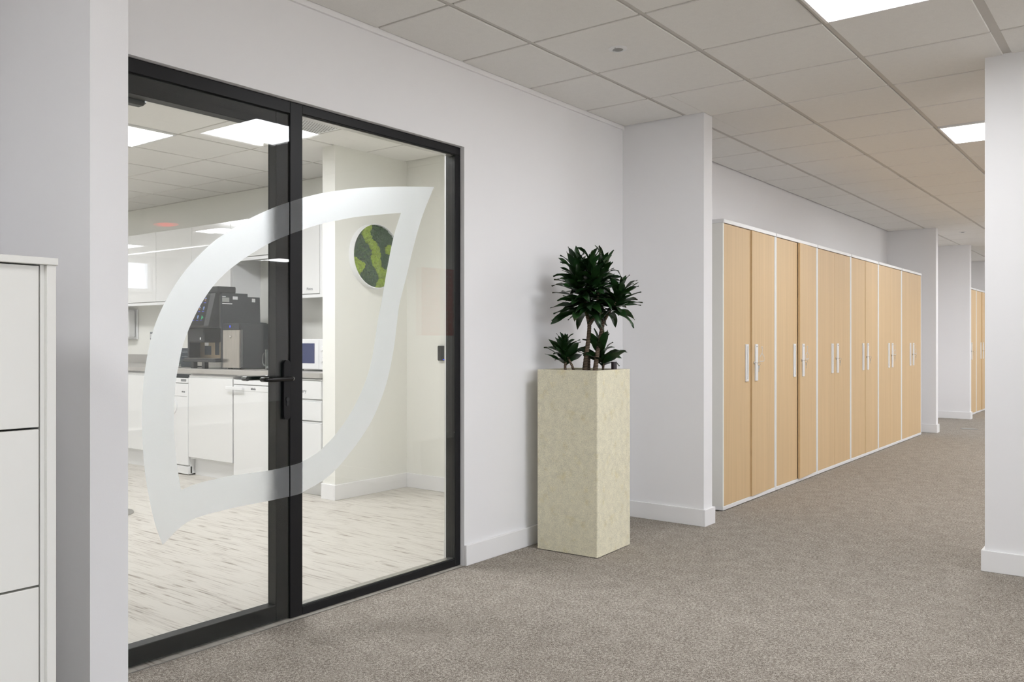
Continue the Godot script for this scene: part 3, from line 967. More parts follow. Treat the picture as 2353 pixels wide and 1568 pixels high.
func hanger_mark(d, at):
	var m = MB.new()
	var r = 0.0036
	var hook = []
	for k in 15:
		var a = PI * 1.05 - PI * 1.35 * k / 14.0
		hook.push_back(Vector3(0.014 * cos(a), 0.040 + 0.014 * sin(a), 0))
	hook.push_back(Vector3(0.004, 0.014, 0)); hook.push_back(Vector3(0.0, 0.006, 0))
	m.tube(hook, r, 6)
	m.tube([Vector3(0, 0.004, 0), Vector3(-0.046, -0.022, 0), Vector3(-0.048, -0.032, 0), Vector3(-0.047, -0.052, 0), Vector3(-0.040, -0.056, 0), Vector3(0.040, -0.056, 0), Vector3(0.047, -0.052, 0), Vector3(0.048, -0.032, 0), Vector3(0.046, -0.022, 0), Vector3(0, 0.004, 0)], r, 6)
	for k in m.v.size(): m.v[k].z *= 0.25
	obj("hanger_symbol", m.done(), M.grey_print, d, at)

# ------------------------------------------------------------------ white locker on the left
func build_locker():
	var xr = 0.908; var zf = -2.0
	var w = 1.2; var dp = 0.47; var top = 1.372
	var o = thing("locker_cabinet", "white office cabinet with stacked flap fronts beside the first wall pier", "cabinet", Vector3(xr - w, 0, zf - dp))
	var W = M.locker_white
	bx(o, "top_panel", xr - w, xr + 0.003, top - 0.016, top, zf - dp, zf + 0.004, W, 0.001)
	bx(o, "side_panel", xr - 0.020, xr, 0.0, top - 0.016, zf - dp, zf, W, 0.001)
	bx(o, "side_panel", xr - w, xr - w + 0.020, 0.0, top - 0.016, zf - dp, zf, W, 0.001)
	bx(o, "plinth", xr - w + 0.020, xr - 0.020, 0.0, 0.06, zf - dp, zf - 0.03, W, 0.001)
	bx(o, "back_panel", xr - w + 0.020, xr - 0.020, 0.06, top - 0.016, zf - dp, zf - dp + 0.01, W, 0.001)
	bx(o, "inner_strip", xr - 0.030, xr - 0.020, 0.06, top - 0.016, zf - 0.06, zf - 0.012, W, 0.0005)
	bx(o, "lock_bar", xr - 0.033, xr - 0.031, top - 0.030, top - 0.018, zf - 0.03, zf - 0.016, M.charcoal, 0.001)
	var ys = [top - 0.0165, 0.988, 0.633, 0.278, 0.065]
	for k in 4:
		bx(o, "flap_front", xr - w + 0.024, xr - 0.034, ys[k + 1] + 0.0025, ys[k] - 0.0025, zf - 0.028, zf - 0.008, W, 0.0012)

# ------------------------------------------------------------------ planter and plant
const PC := Vector3(4.142, 0, -2.648)

func build_planter():
	var ang = deg_to_rad(2.6)
	var o = thing("planter", "tall square sand coloured stone planter standing beside the glazed door", "planter", PC, ang)
	var s = 0.390; var h = 1.022
	var m = MB.new()
	var b = 0.004; var y0 = 0.004
	var t = 0.028
	var ring = []; var nrm = []
	for q in 4:
		var f = Vector3(0, 0, 1).rotated(Vector3.UP, PI / 2 * q); var side = f.cross(Vector3.UP)
		ring.push_back([f * s / 2 + side * (s / 2 - b), f * s / 2 - side * (s / 2 - b), f * (s / 2 - t) + side * (s / 2 - t), f * (s / 2 - t) - side * (s / 2 - t)])
		nrm.push_back(f)
	var H = Vector3(0, h, 0); var B = Vector3(0, y0, 0); var L = Vector3(0, h - 0.06, 0)
	for q in 4:
		var r = ring[q]; var r2 = ring[(q + 1) % 4]
		m.fquad(r[0] + B, r[1] + B, r[1] + H, r[0] + H, nrm[q])
		m.fquad(r[1] + B, r2[0] + B, r2[0] + H, r[1] + H, nrm[q] + nrm[(q + 1) % 4])
		m.fquad(r[0] + H, r[1] + H, r[3] + H, r[2] + H, Vector3.UP)
		m.ftri(r[1] + H, r2[0] + H, r[3] + H, Vector3.UP)
		m.fquad(r[2] + H, r[3] + H, r[3] + L, r[2] + L, -nrm[q])
		m.ftri(r[0] + B, r[1] + B, B, Vector3.DOWN); m.ftri(r[1] + B, r2[0] + B, B, Vector3.DOWN)
	obj("body", m.done(), M.stone, o)
	for fx in [-0.12, 0.12]:
		for fz in [-0.12, 0.12]:
			obj("foot", cbox(Vector3(0.05, 0.005, 0.05), 0.0005), M.socket_grey, o, Vector3(fx, 0.0025, fz))
	obj("soil", cbox(Vector3(s - 2 * t, 0.02, s - 2 * t), 0.001), M.soil, o, Vector3(0, h - 0.042, 0))
	# water level gauge
	var g = thing("water_gauge", "clear tube water level gauge with dark base standing in the planter soil", "water gauge", Vector3(4.240, 0.9905, -2.508))
	var a = MB.new(); a.lathe([Vector2(0.0001, 0.0), Vector2(0.0165, 0.0), Vector2(0.0165, 0.074), Vector2(0.0001, 0.074)], 24)
	obj("base", a.done(), M.brown_water, g)
	var n = MB.new(); n.lathe([Vector2(0.0165, 0.0745), Vector2(0.0165, 0.079), Vector2(0.0062, 0.088), Vector2(0.0052, 0.092), Vector2(0.0052, 0.152), Vector2(0.0001, 0.152)], 20)
	obj("tube", n.done(), M.pcb_clear, g)
	var r = MB.new(); r.lathe([Vector2(0.0001, 0.116), Vector2(0.0036, 0.116), Vector2(0.0036, 0.123), Vector2(0.0001, 0.123)], 12)
	obj("float_mark", r.done(), M.red_mark, g)
	build_plant()

# place on the plant: right as seen along the corridor, height, towards the camera
func pp(r, y, d = 0.0):
	var rt = Vector3(0.608, 0, 0.794); var fw = Vector3(0.794, 0, -0.608)
	return rt * r - fw * d + Vector3(0, y, 0)

func leaf_mesh(len, wid, droop, fold, sd):
	var r = RandomNumberGenerator.new(); r.seed = sd
	var m = MB.new(); m.colored = true
	var segs = 7
	var pts = []
	var p = Vector3.ZERO
	var a = 0.12
	var twist = r.randf_range(-0.5, 0.5)
	for k in segs + 1:
		var t = float(k) / segs
		var wd = wid * pow(sin(PI * clampf(0.10 + 0.90 * t, 0, 1)), 0.75) * (1.0 if t < 0.55 else 1.0 - 0.35 * (t - 0.55))
		if k == segs: wd = 0.0006
		var dir = Vector3(cos(a), sin(a), 0)
		var nrm = Vector3(-sin(a), cos(a), 0)
		var across = Vector3(0, 0, 1).rotated(dir, twist * t)
		nrm = nrm.rotated(dir, twist * t)
		var wave = 0.10 * wid * sin(t * 9.0 + sd)
		pts.push_back([p + across * wd / 2 + nrm * (fold * wd + wave), p, p - across * wd / 2 + nrm * (fold * wd - wave), nrm, across])
		p += dir * len / segs
		a -= droop / segs * (0.4 + 1.4 * t)
	for k in segs:
		var q = pts[k]; var w = pts[k + 1]
		var t = float(k) / segs
		var g = 0.75 + 0.35 * r.randf()
		m.tint = Color(0.016 * g, 0.048 * g, 0.014 * g).lerp(Color(0.10, 0.07, 0.025), 0.25 if k == segs - 1 and r.randf() < 0.4 else 0.0)
		for s in [0, 2]:
			var sg = 1.0 if s == 0 else -1.0
			var n0 = (q[3] - q[4] * sg * fold * 1.6).normalized(); var n1 = (w[3] - w[4] * sg * fold * 1.6).normalized()
			m.tri(q[1], q[s], w[s], q[3], n0, n1); m.tri(q[1], w[s], w[1], q[3], n1, w[3])
	return m.done()

func stem(parent, path, r0, r1):
	# ringed bark
	var m = MB.new(); m.colored = true
	var c = Curve3D.new()
	for k in path.size():
		var tan = (path[min(k + 1, path.size() - 1)] - path[max(k - 1, 0)]) / 6.0
		c.add_point(path[k], -tan, tan)
	var L = c.get_baked_length()
	var n = int(L / 0.0045)
	var side = 10
	var prev = []
	for k in n + 1:
		var t = float(k) / n
		var p = c.sample_baked(L * t); var q = c.sample_baked(min(L * t + 0.003, L)); var q0 = c.sample_baked(max(L * t - 0.003, 0.0))
		var d = (q - q0).normalized()
		var sx = d.cross(Vector3(0.3, 0, 1)).normalized(); var sy = d.cross(sx)
		var rr = lerpf(r0, r1, t) * (1.0 + (0.09 if k % 2 else -0.05))
		var ring = []
		for j in side:
			var a = TAU * j / side + 0.4 * k
			var o = sx * cos(a) + sy * sin(a)
			ring.push_back([p + o * rr * (1.0 + rng.randf_range(-0.06, 0.06)), o])
		if k:
			m.tint = Color(0.055, 0.036, 0.024) if k % 2 else Color(0.20, 0.145, 0.095)
			m.tint = m.tint * (0.8 + 0.4 * rng.randf())
			for j in side:
				var A = prev[j]; var B = prev[(j + 1) % side]; var C = ring[(j + 1) % side]; var D = ring[j]
				m.tri(A[0], B[0], C[0], A[1], B[1], C[1]); m.tri(A[0], C[0], D[0], A[1], C[1], D[1])
		prev = ring
	return obj("stem", m.done(), M.bark, parent)

func build_plant():
	var o = thing("dracaena_plant", "bushy dark green dracaena with ringed stems growing in the stone planter", "plant", PC + Vector3(0, 0.9905, 0))
	var y0 = 0.9905
	var forms = []
	for k in 12: forms.push_back(leaf_mesh(1.0, 0.26 + 0.03 * (k % 3), 0.25 + 0.22 * (k % 5), 0.16 + 0.03 * (k % 2), 100 + k))
	# stems
	var f1 = pp(0.030, 1.275 - y0); var f2 = pp(0.107, 1.285 - y0, 0.0)
	stem(o, [pp(0.0, 0.0, 0.02), pp(0.012, 0.12, 0.015), pp(0.027, 0.22), f1], 0.0155, 0.0115)
	stem(o, [f1, pp(0.012, 0.36, 0.0), pp(-0.01, 0.50, 0.0)], 0.0105, 0.008)
	stem(o, [f1, pp(0.050, 0.325, 0.02), pp(0.072, 0.40, 0.03), pp(0.078, 0.47, 0.03)], 0.009, 0.007)
	stem(o, [pp(0.056, 0.0, 0.04), pp(0.072, 0.12, 0.03), pp(0.092, 0.21, 0.01), f2], 0.0145, 0.0115)
	stem(o, [f2, pp(0.100, 0.345, -0.02), pp(0.092, 0.46, -0.04), pp(0.09, 0.54, -0.05)], 0.0085, 0.0065)
	stem(o, [f2, pp(0.128, 0.335, 0.02), pp(0.155, 0.385, 0.03), pp(0.19, 0.43, 0.04)], 0.009, 0.0065)
	stem(o, [pp(-0.105, 0.0, 0.0), pp(-0.110, 0.045, 0.0), pp(-0.10, 0.12, 0.0)], 0.009, 0.006)
	stem(o, [pp(-0.055, 0.0, 0.02), pp(-0.07, 0.05, 0.02), pp(-0.095, 0.1, 0.01)], 0.008, 0.006)
	stem(o, [pp(0.030, 0.0, -0.05), pp(0.032, 0.06, -0.05), pp(0.035, 0.10, -0.05)], 0.012, 0.006)
	stem(o, [pp(0.105, 0.0, 0.0), pp(0.110, 0.05, 0.0), pp(0.115, 0.10, 0.0)], 0.008, 0.006)
	# heads: [from, to, leaves, length at the bottom, length at the top]
	var heads = [
		[pp(0.008, 0.350), pp(-0.045, 0.585), 80, 0.205, 0.150],
		[pp(0.050, 0.360, 0.04), pp(0.035, 0.610, 0.06), 56, 0.165, 0.145],
		[pp(0.085, 0.400, -0.03), pp(0.110, 0.610, -0.05), 54, 0.165, 0.140],
		[pp(0.150, 0.355, 0.02), pp(0.215, 0.460, 0.04), 50, 0.165, 0.130],
		[pp(-0.110, 0.055), pp(-0.110, 0.150), 34, 0.155, 0.115],
		[pp(0.105, 0.045), pp(0.090, 0.130, 0.0), 24, 0.165, 0.150],
	]
	var golden = PI * (3.0 - sqrt(5.0))
	for h in heads:
		var n = h[2]
		for k in n:
			var t = pow((k + 0.5) / n, 0.9)
			var at = h[0].lerp(h[1], t)
			var az = golden * k + rng.randf_range(-0.3, 0.3)
			var rise = lerpf(-0.45 if h[2] >= 50 else 0.3, 1.25, pow(t, 1.2)) + rng.randf_range(-0.3, 0.3)
			var L = lerpf(h[3], h[4], t) * rng.randf_range(0.82, 1.12)
			var lf = obj("leaf", forms[rng.randi() % forms.size()], M.leaf, o, at)
			lf.basis = Basis(Vector3.UP, az) * Basis(Vector3(0, 0, 1), rise) * Basis(Vector3.RIGHT, rng.randf_range(-0.5, 0.5))
			lf.scale = Vector3(L, L, L)

# ------------------------------------------------------------------ kitchen
func face_x(): # text or print that faces -x: its right runs along +z
	return Basis(Vector3(0, 0, 1), Vector3(0, 1, 0), Vector3(-1, 0, 0))

func base_unit(label, z0, z1, door = true):
	var o = thing("base_cupboard", label, "kitchen cupboard", Vector3(4.24, 0, (z0 + z1) / 2), 0, "white gloss base cupboards")
	bx(o, "body", 4.238, 4.955, 0.15, 0.889, z0 + 0.002, z1 - 0.002, M.white_lacquer, 0.001)
	bx(o, "plinth", 4.285, 4.30, 0.0, 0.15, z0 + 0.001, z1 - 0.001, M.white_lacquer, 0.001)
	if door:
		var d = bx(o, "door", 4.215, 4.237, 0.165, 0.864, z0 + 0.003, z1 - 0.003, M.gloss_white, 0.003)
		bx(d, "grip_edge", 4.224, 4.237, 0.8645, 0.884, z0 + 0.003, z1 - 0.003, M.gloss_white, 0.002)
	return o

func build_kitchen():
	var B = 4.215
	base_unit("white gloss base cupboard under the wall mounted paper dispenser", -8.62, -8.02)
	base_unit("white gloss base cupboard left of the dishwasher with the round sticker", -8.02, -7.42)
	var ub = base_unit("white gloss base cupboard between the two white dishwashers", -6.812, -6.160)
	# dishwasher with a round badge
	var d1 = thing("dishwasher", "white dishwasher with round badge on its door, left of the middle cupboard", "dishwasher", Vector3(4.24, 0, -7.115))
	bx(d1, "body", 4.240, 4.93, 0.012, 0.845, -7.413, -6.818, M.appliance_white, 0.003)
	bx(d1, "control_panel", B, 4.239, 0.812, 0.856, -7.413, -6.818, M.appliance_white, 0.003)
	var dd = bx(d1, "door", B, 4.239, 0.086, 0.806, -7.413, -6.818, M.appliance_white, 0.004)
	bx(dd, "fascia_line", B - 0.001, B, 0.692, 0.695, -7.40, -6.83, M.sensor_grey, 0.0002)
	bx(d1, "kick_plate", B + 0.004, 4.26, 0.008, 0.078, -7.413, -6.818, M.appliance_white, 0.003)
	bx(d1, "foot", 4.25, 4.9, 0.0, 0.008, -7.40, -6.83, M.gasket, 0.001)
	bx(d1, "display", B - 0.001, B, 0.826, 0.846, -6.925, -6.842, M.socket_grey, 0.0003)
	text(d1, "Miele", 0.020, M.dark_text, Vector3(B - 0.001, 0.735, -6.885), face_x(), "Droid Sans", true)
	var bd = MB.new(); bd.lathe([Vector2(0.0001, 0.0), Vector2(0.070, 0.0), Vector2(0.070, 0.008), Vector2(0.0001, 0.010)], 32, 0)
	bd.flip_x()
	var bo = obj("badge", bd.done(), M.white_plastic, d1, Vector3(B - 0.0005, 0.60, -7.055) - d1.position)
	obj("badge_print", cbox(Vector3(0.001, 0.03, 0.018), 0.0003), M.microwave_window, bo, Vector3(-0.0102, 0.03, 0.012))
	obj("badge_print", cbox(Vector3(0.001, 0.008, 0.03), 0.0003), M.dark_text, bo, Vector3(-0.0102, -0.018, 0.010))
	bx(d1, "gap_shade_block", 4.26, 4.9, 0.857, 0.889, -7.413, -6.818, M.slate, 0.001)  # solid dark block painting the shade in the gap under the worktop
	# second dishwasher
	var d2 = thing("dishwasher", "white dishwasher with smooth tall front, right of the middle cupboard", "dishwasher", Vector3(4.24, 0, -5.845))
	bx(d2, "body", 4.240, 4.93, 0.02, 0.845, -6.143, -5.547, M.appliance_white, 0.003)
	bx(d2, "control_panel", B, 4.239, 0.826, 0.864, -6.143, -5.547, M.appliance_white, 0.003)
	var de = bx(d2, "door", B, 4.239, 0.060, 0.819, -6.143, -5.547, M.gloss_white, 0.004)
	bx(de, "fascia_line", B - 0.0008, B, 0.772, 0.774, -6.135, -5.555, M.sensor_grey, 0.0002)
	bx(d2, "kick_plate", 4.28, 4.30, 0.002, 0.056, -6.143, -5.547, M.appliance_white, 0.002)
	text(d2, "Miele", 0.025, M.dark_text, Vector3(B - 0.001, 0.793, -5.872), face_x(), "Droid Sans", true)
	bx(d2, "catch_bar", B - 0.030, B - 0.024, 0.781, 0.806, -6.215, -5.99, M.white_plastic, 0.002)
	bx(d2, "catch_post", B - 0.024, B, 0.785, 0.802, -6.005, -5.995, M.white_plastic, 0.001)
	# drawers
	var dw = thing("drawer_unit", "white gloss drawer unit under the microwave beside the nib wall", "kitchen drawers", Vector3(4.24, 0, -5.29))
	bx(dw, "body", 4.240, 4.955, 0.12, 0.889, -5.545, -5.036, M.white_lacquer, 0.001)
	bx(dw, "plinth", 4.285, 4.30, 0.0, 0.12, -5.545, -5.036, M.white_lacquer, 0.001)
	for q in [[0.742, 0.880], [0.578, 0.722], [0.125, 0.556]]:
		var dr = bx(dw, "drawer_front", B, 4.238, q[0], q[1], -5.543, -5.038, M.gloss_white, 0.003)
		bx(dr, "grip_edge", 4.224, 4.238, q[1] + 0.0005, q[1] + 0.014, -5.543, -5.038, M.gloss_white, 0.002)
	text(dw, "Cutlery", 0.034, M.grey_text, Vector3(B - 0.001, 0.800, -5.262), face_x())
	# worktop and upstand
	var wt = thing("worktop", "long grey laminate worktop with upstand running over the base cupboards", "worktop", Vector3(4.58, 0.89, -6.9))
	bx(wt, "top", 4.200, KX - 0.001, 0.902, 0.942, -9.4, -5.034, M.worktop, 0.003)
	bx(wt, "support_rail", 4.255, 4.30, 0.889, 0.902, -9.4, -5.036, M.white_lacquer, 0.001)
	bx(wt, "upstand", KX - 0.019, KX - 0.001, 0.942, 1.037, -9.4, -5.034, M.worktop, 0.002)
	base_unit("white gloss base cupboard at the far end of the worktop", -9.22, -8.62)
	# wall cupboards
	var ups = [[-9.36, -8.727, 1.58, "white gloss wall cupboard above the paper dispenser", ""], [-8.727, -8.092, 1.58, "white gloss wall cupboard above the grey socket", ""], [-8.092, -7.457, 1.58, "white gloss wall cupboard left of the coffee machine", ""], [-7.457, -6.822, 1.58, "white gloss wall cupboard ending at the coffee machine niche", ""],
		[-6.822, -6.20, 1.945, "short white gloss wall cupboard above the coffee machine", ""], [-6.20, -5.574, 1.58, "white gloss wall cupboard lettered Plates", "Plates"]]
	for u in ups:
		var o = thing("wall_cupboard", u[3], "wall cupboard", Vector3(4.82, u[2], (u[0] + u[1]) / 2), 0, "white gloss wall cupboards")
		bx(o, "body", 4.671, KX - 0.001, u[2], 2.275, u[0] + 0.001, u[1] - 0.001, M.white_lacquer, 0.001)
		bx(o, "door", 4.650, 4.670, u[2] + 0.002, 2.285, u[0] + 0.0015, u[1] - 0.0015, M.gloss_white, 0.0015)
		bx(o, "light_pelmet", 4.662, 4.690, u[2] - 0.031, u[2] - 0.0005, u[0] + 0.0005, u[1] - 0.0005, M.white_lacquer, 0.001)
		if u[4]: text(o, u[4], 0.030, M.grey_text, Vector3(4.649, 1.622, -5.700), face_x())
	var fp = thing("filler_panel", "narrow white filler panel between the Plates cupboard and the nib wall", "panel", Vector3(4.82, 1.55, -5.30))
	bx(fp, "panel", 4.652, 4.672, 1.549, 2.285, -5.572, -5.033, M.white_lacquer, 0.001)
	bx(fp, "side_return", 4.672, KX - 0.001, 1.549, 2.285, -5.572, -5.552, M.white_lacquer, 0.001)
	coffee()
	microwave()
	# paper dispenser and socket on the wall
	var pd = thing("paper_dispenser", "white rounded paper towel dispenser on the kitchen wall under the cupboards", "paper dispenser", Vector3(KX, 1.2, -9.16))
	bx(pd, "back_plate", KX - 0.02, KX - 0.001, 1.20, 1.535, -9.30, -9.02, M.white_plastic, 0.006)
	bx(pd, "cover", KX - 0.12, KX - 0.0205, 1.215, 1.53, -9.295, -9.035, M.appliance_white, 0.02)
	var so = thing("wall_socket", "grey metal double socket on the kitchen wall above the worktop", "socket", Vector3(KX, 1.2, -8.70))
	bx(so, "plate", KX - 0.008, KX - 0.001, 1.197, 1.282, -8.776, -8.63, M.socket_grey, 0.003)
	for s in [-8.74, -8.665]: bx(so, "outlet", KX - 0.011, KX - 0.008, 1.215, 1.26, s - 0.022, s + 0.022, M.white_plastic, 0.001)
	moss()
	# access reader on the side wall
	var ar = thing("access_reader", "small black access reader box on the kitchen side wall", "card reader", Vector3(KX, 1.03, -4.45))
	bx(ar, "case", KX - 0.035, KX - 0.001, 1.030, 1.147, -4.525, -4.400, M.black_plastic, 0.006)
	bx(ar, "status_light", KX - 0.0365, KX - 0.035, 1.036, 1.042, -4.462, -4.450, M.blue_led_light, 0.0005)
	# stool
	var so2 = thing("bar_stool", "grey bar stool with round floor plate in the kitchen behind the first pier", "stool", Vector3(2.905, 0, -5.76))
	var m = MB.new(); m.lathe([Vector2(0.0001, 0.0), Vector2(0.21, 0.0), Vector2(0.21, 0.006), Vector2(0.17, 0.012), Vector2(0.0001, 0.014)], 40)
	obj("floor_plate", m.done(), M.aluminium, so2)
	var po = MB.new(); po.lathe([Vector2(0.024, 0.014), Vector2(0.024, 0.66), Vector2(0.0001, 0.66)], 20)
	obj("post", po.done(), M.chrome, so2)
	var se = MB.new(); se.lathe([Vector2(0.0001, 0.655), Vector2(0.14, 0.66), Vector2(0.165, 0.68), Vector2(0.165, 0.70), Vector2(0.14, 0.715), Vector2(0.0001, 0.712)], 36)
	obj("seat", se.done(), M.stool_seat_grey, so2)
	# jugs, sign and packets on the worktop
	jug("glass jug with handle standing beside the milk cooler", Vector3(4.42, 0.943, -5.93), 0.17)
	jug("glass jug with handle standing beside the chalk sign", Vector3(4.35, 0.943, -7.22), 0.14)
	var sg = thing("chalk_sign", "dark slate coffee sign with chalk writing leaning on the worktop", "sign", Vector3(4.45, 0.943, -7.18))
	bx(sg, "board", 4.452, 4.462, 0.944, 1.118, -7.38, -7.06, M.slate, 0.002)
	bx(sg, "stand", 4.462, 4.52, 0.943, 0.952, -7.36, -7.08, M.slate, 0.001)
	var ln = MB.new()
	var r = RandomNumberGenerator.new(); r.seed = 12
	for row in [[1.090, 0.004], [1.076, 0.004], [1.040, 0.005], [1.005, 0.005]]:
		var z = -7.29
		while z < -7.085:
			var w = r.randf_range(0.004, 0.016)
			ln.tube([Vector3(4.4512, row[0] - r.randf() * row[1], z), Vector3(4.4512, row[0] + r.randf() * row[1], z + w * 0.5), Vector3(4.4512, row[0] - r.randf() * row[1], z + w)], 0.0013, 5)
			z += w + r.randf_range(0.003, 0.008)
	obj("chalk_writing", ln.done(), M.chalk, sg, -sg.position)
	for k in 2:
		var pk = thing("sachet_box", ["small white sachet box lying under the coffee machine", "small white sachet box stacked on top of another"][k], "box", Vector3(4.45, 0.943 + 0.027 * k, -6.52), 0, "white sachet boxes")
		bx(pk, "carton", 4.40, 4.52, 0.9432 + 0.027 * k, 0.9698 + 0.027 * k, -6.60, -6.44, M.white_plastic, 0.001)
		bx(pk, "label_print", 4.3992, 4.4, 0.953 + 0.027 * k, 0.966 + 0.027 * k, -6.52, -6.45, M.grey_print, 0.0002)

func jug(label, at, h):
	var o = thing("glass_jug", label, "jug", at, 0, "glass jugs on the worktop")
	var m = MB.new()
	var r = 0.042
	m.lathe([Vector2(0.0001, 0.001), Vector2(r * 0.86, 0.001), Vector2(r * 0.95, 0.006), Vector2(r, 0.03), Vector2(r, h * 0.8), Vector2(r * 1.06, h), Vector2(r * 1.02, h), Vector2(r * 0.95, h * 0.8), Vector2(r * 0.95, 0.03), Vector2(r * 0.85, 0.010), Vector2(0.0001, 0.010)], 28)
	obj("bowl", m.done(), M.jug_glass, o)
	var g = MB.new()
	var p = []
	for k in 13:
		var t = k / 12.0
		var a = PI * t
		p.push_back(Vector3(-0.012, h * 0.86 - h * 0.72 * t, -r + 0.002 - 0.042 * pow(sin(a), 0.5)))
	g.tube(p, 0.0055, 10)
	obj("handle", g.done(), M.jug_glass, o)

func coffee():
	var o = thing("coffee_machine", "black bean-to-cup coffee machine with touch screen on the grey worktop", "coffee machine", Vector3(4.48, 0.943, -6.68))
	var P = M.black_plastic
	var z0 = -6.96; var z1 = -6.430
	# profile of the body in x, y, pushed along z
	var poly = PackedVector2Array([Vector2(4.36, 1.0), Vector2(4.36, 1.26), Vector2(4.335, 1.31), Vector2(4.335, 1.62), Vector2(4.70, 1.62), Vector2(4.70, 1.572), Vector2(4.70, 1.0)])
	var m = MB.new()
	m.extrude(PackedVector2Array([Vector2(4.42, 1.0), Vector2(4.42, 1.30), Vector2(4.30, 1.30), Vector2(4.30, 1.600), Vector2(4.556, 1.600), Vector2(4.556, 1.573), Vector2(4.684, 1.573), Vector2(4.684, 1.54), Vector2(4.69, 1.35), Vector2(4.76, 1.345), Vector2(4.76, 1.0)]), z0, z1)
	obj("body", m.done(), M.charcoal, o, -o.position)
	bx(o, "bean_hopper", 4.262, 4.441, 1.600, 1.655, z0 + 0.02, z1 - 0.004, M.dark_plastic, 0.006)
	# front frame beside the dispensing bay
	bx(o, "front_column", 4.300, 4.42, 1.0, 1.30, z1 - 0.028, z1, P, 0.004)
	bx(o, "front_column", 4.300, 4.42, 1.0, 1.30, z0, z0 + 0.028, P, 0.004)
	# slanted screen
	var s = MB.new()
	s.extrude(PackedVector2Array([Vector2(4.195, 1.300), Vector2(4.185, 1.315), Vector2(4.255, 1.595), Vector2(4.300, 1.600), Vector2(4.300, 1.300)]), z0 + 0.03, z1 - 0.028)
	obj("screen_housing", s.done(), M.dark_plastic, o, -o.position)
	var sm = StandardMaterial3D.new()
	sm.resource_name = "screen_glow"
	var im = screen_img()
	sm.albedo_color = Color(0.02, 0.02, 0.025); sm.roughness = 0.12
	sm.emission_enabled = true; sm.emission = Color.BLACK; sm.emission_texture = ImageTexture.create_from_image(im); sm.emission_energy_multiplier = 1.0
	var q = MB.new()
	var n = Vector3(-0.28, 0.07, 0).normalized()
	var a = Vector3(4.1865, 1.318, 0) + n * 0.0012; var b = Vector3(4.2535, 1.588, 0) + n * 0.0012
	var za = z0 + 0.045; var zb = z1 - 0.10
	q.fquad(Vector3(a.x, a.y, za), Vector3(a.x, a.y, zb), Vector3(b.x, b.y, zb), Vector3(b.x, b.y, za), n, Vector2(0, 1), Vector2(1, 1), Vector2(1, 0), Vector2(0, 0))
	obj("screen", q.done(), sm, o, -o.position)
	bx(o, "steel_edge", 4.296, 4.300, 1.30, 1.58, z1 - 0.030, z1 - 0.026, M.chrome, 0.0008)
	# dispensing bay: spout, back plate, stickers, drip tray
	bx(o, "bay_back", 4.410, 4.419, 1.03, 1.30, z0 + 0.028, z1 - 0.028, M.bronze, 0.002)
	bx(o, "spout", 4.23, 4.41, 1.17, 1.30, -6.83, -6.60, M.dark_plastic, 0.012)
	bx(o, "spout_badge", 4.2292, 4.23, 1.195, 1.215, -6.655, -6.64, M.white_plastic, 0.0003)
	bx(o, "sticker", 4.4085, 4.41, 1.06, 1.19, -6.70, -6.635, M.slate, 0.0005)
	bx(o, "sticker", 4.4085, 4.41, 1.06, 1.14, -6.86, -6.76, M.slate, 0.0005)
	bx(o, "warning_sticker", 4.4085, 4.41, 1.142, 1.19, -6.86, -6.80, M.white_plastic, 0.0005)
	bx(o, "warning_mark", 4.4078, 4.4085, 1.182, 1.19, -6.86, -6.80, M.yellow_print, 0.0003)
	var tr = bx(o, "drip_tray", 4.235, 4.41, 1.0, 1.03, z0 + 0.02, z1 - 0.01, P, 0.006)
	bx(tr, "drip_grid", 4.245, 4.405, 1.0305, 1.033, z0 + 0.04, z1 - 0.03, M.steel, 0.001)
	for z in [z0 + 0.10, z1 - 0.26]:
		for x in [4.27, 4.66]:
			bx(o, "leg", x, x + 0.04, 0.943, 1.0, z, z + 0.045, P, 0.003)
	# labels on the side
	bx(o, "side_label", 4.300, 4.37, 1.520, 1.560, z1, z1 + 0.001, M.sensor_grey, 0.0003)
	bx(o, "side_label", 4.300, 4.335, 1.565, 1.570, z1, z1 + 0.001, M.white_plastic, 0.0003)
	bx(o, "side_label", 4.300, 4.40, 1.503, 1.511, z1, z1 + 0.001, M.white_plastic, 0.0003)
	bx(o, "side_label", 4.405, 4.455, 1.545, 1.572, z1, z1 + 0.001, M.grey_print, 0.0003)
	bx(o, "side_label", 4.60, 4.635, 1.528, 1.560, z1, z1 + 0.001, M.white_plastic, 0.0003)
	# milk cooler beside it
	var c = thing("milk_cooler", "black milk cooler with brushed steel front right of the coffee machine", "milk cooler", Vector3(4.5, 0.943, -6.30))
	var c0 = -6.425; var c1 = -6.190
	bx(c, "body", 4.318, 4.86, 0.952, 1.335, c0, c1, M.charcoal, 0.004)
	bx(c, "control_strip", 4.302, 4.3175, 1.279, 1.333, c0, c1, M.black_plastic, 0.003)
	bx(c, "steel_front", 4.302, 4.3175, 0.955, 1.277, c0, c1, M.steel, 0.002)
	bx(c, "edge_strip", 4.326, 4.332, 0.96, 1.28, c1, c1 + 0.002, M.chrome, 0.0006)
	bx(c, "display_light", 4.3005, 4.302, 1.300, 1.316, -6.325, -6.312, M.blue_led_light, 0.0005)
	var k = MB.new(); k.lathe([Vector2(0.0001, 0.0), Vector2(0.011, 0.0), Vector2(0.009, 0.006), Vector2(0.0001, 0.007)], 16, 0)
	k.flip_x()
	obj("lock", k.done(), M.chrome, c, Vector3(4.302, 1.222, -6.31) - c.position)
	for x in [4.34, 4.80]:
		for z in [c0 + 0.02, c1 - 0.05]: bx(c, "foot", x, x + 0.03, 0.943, 0.952, z, z + 0.03, M.gasket, 0.001)

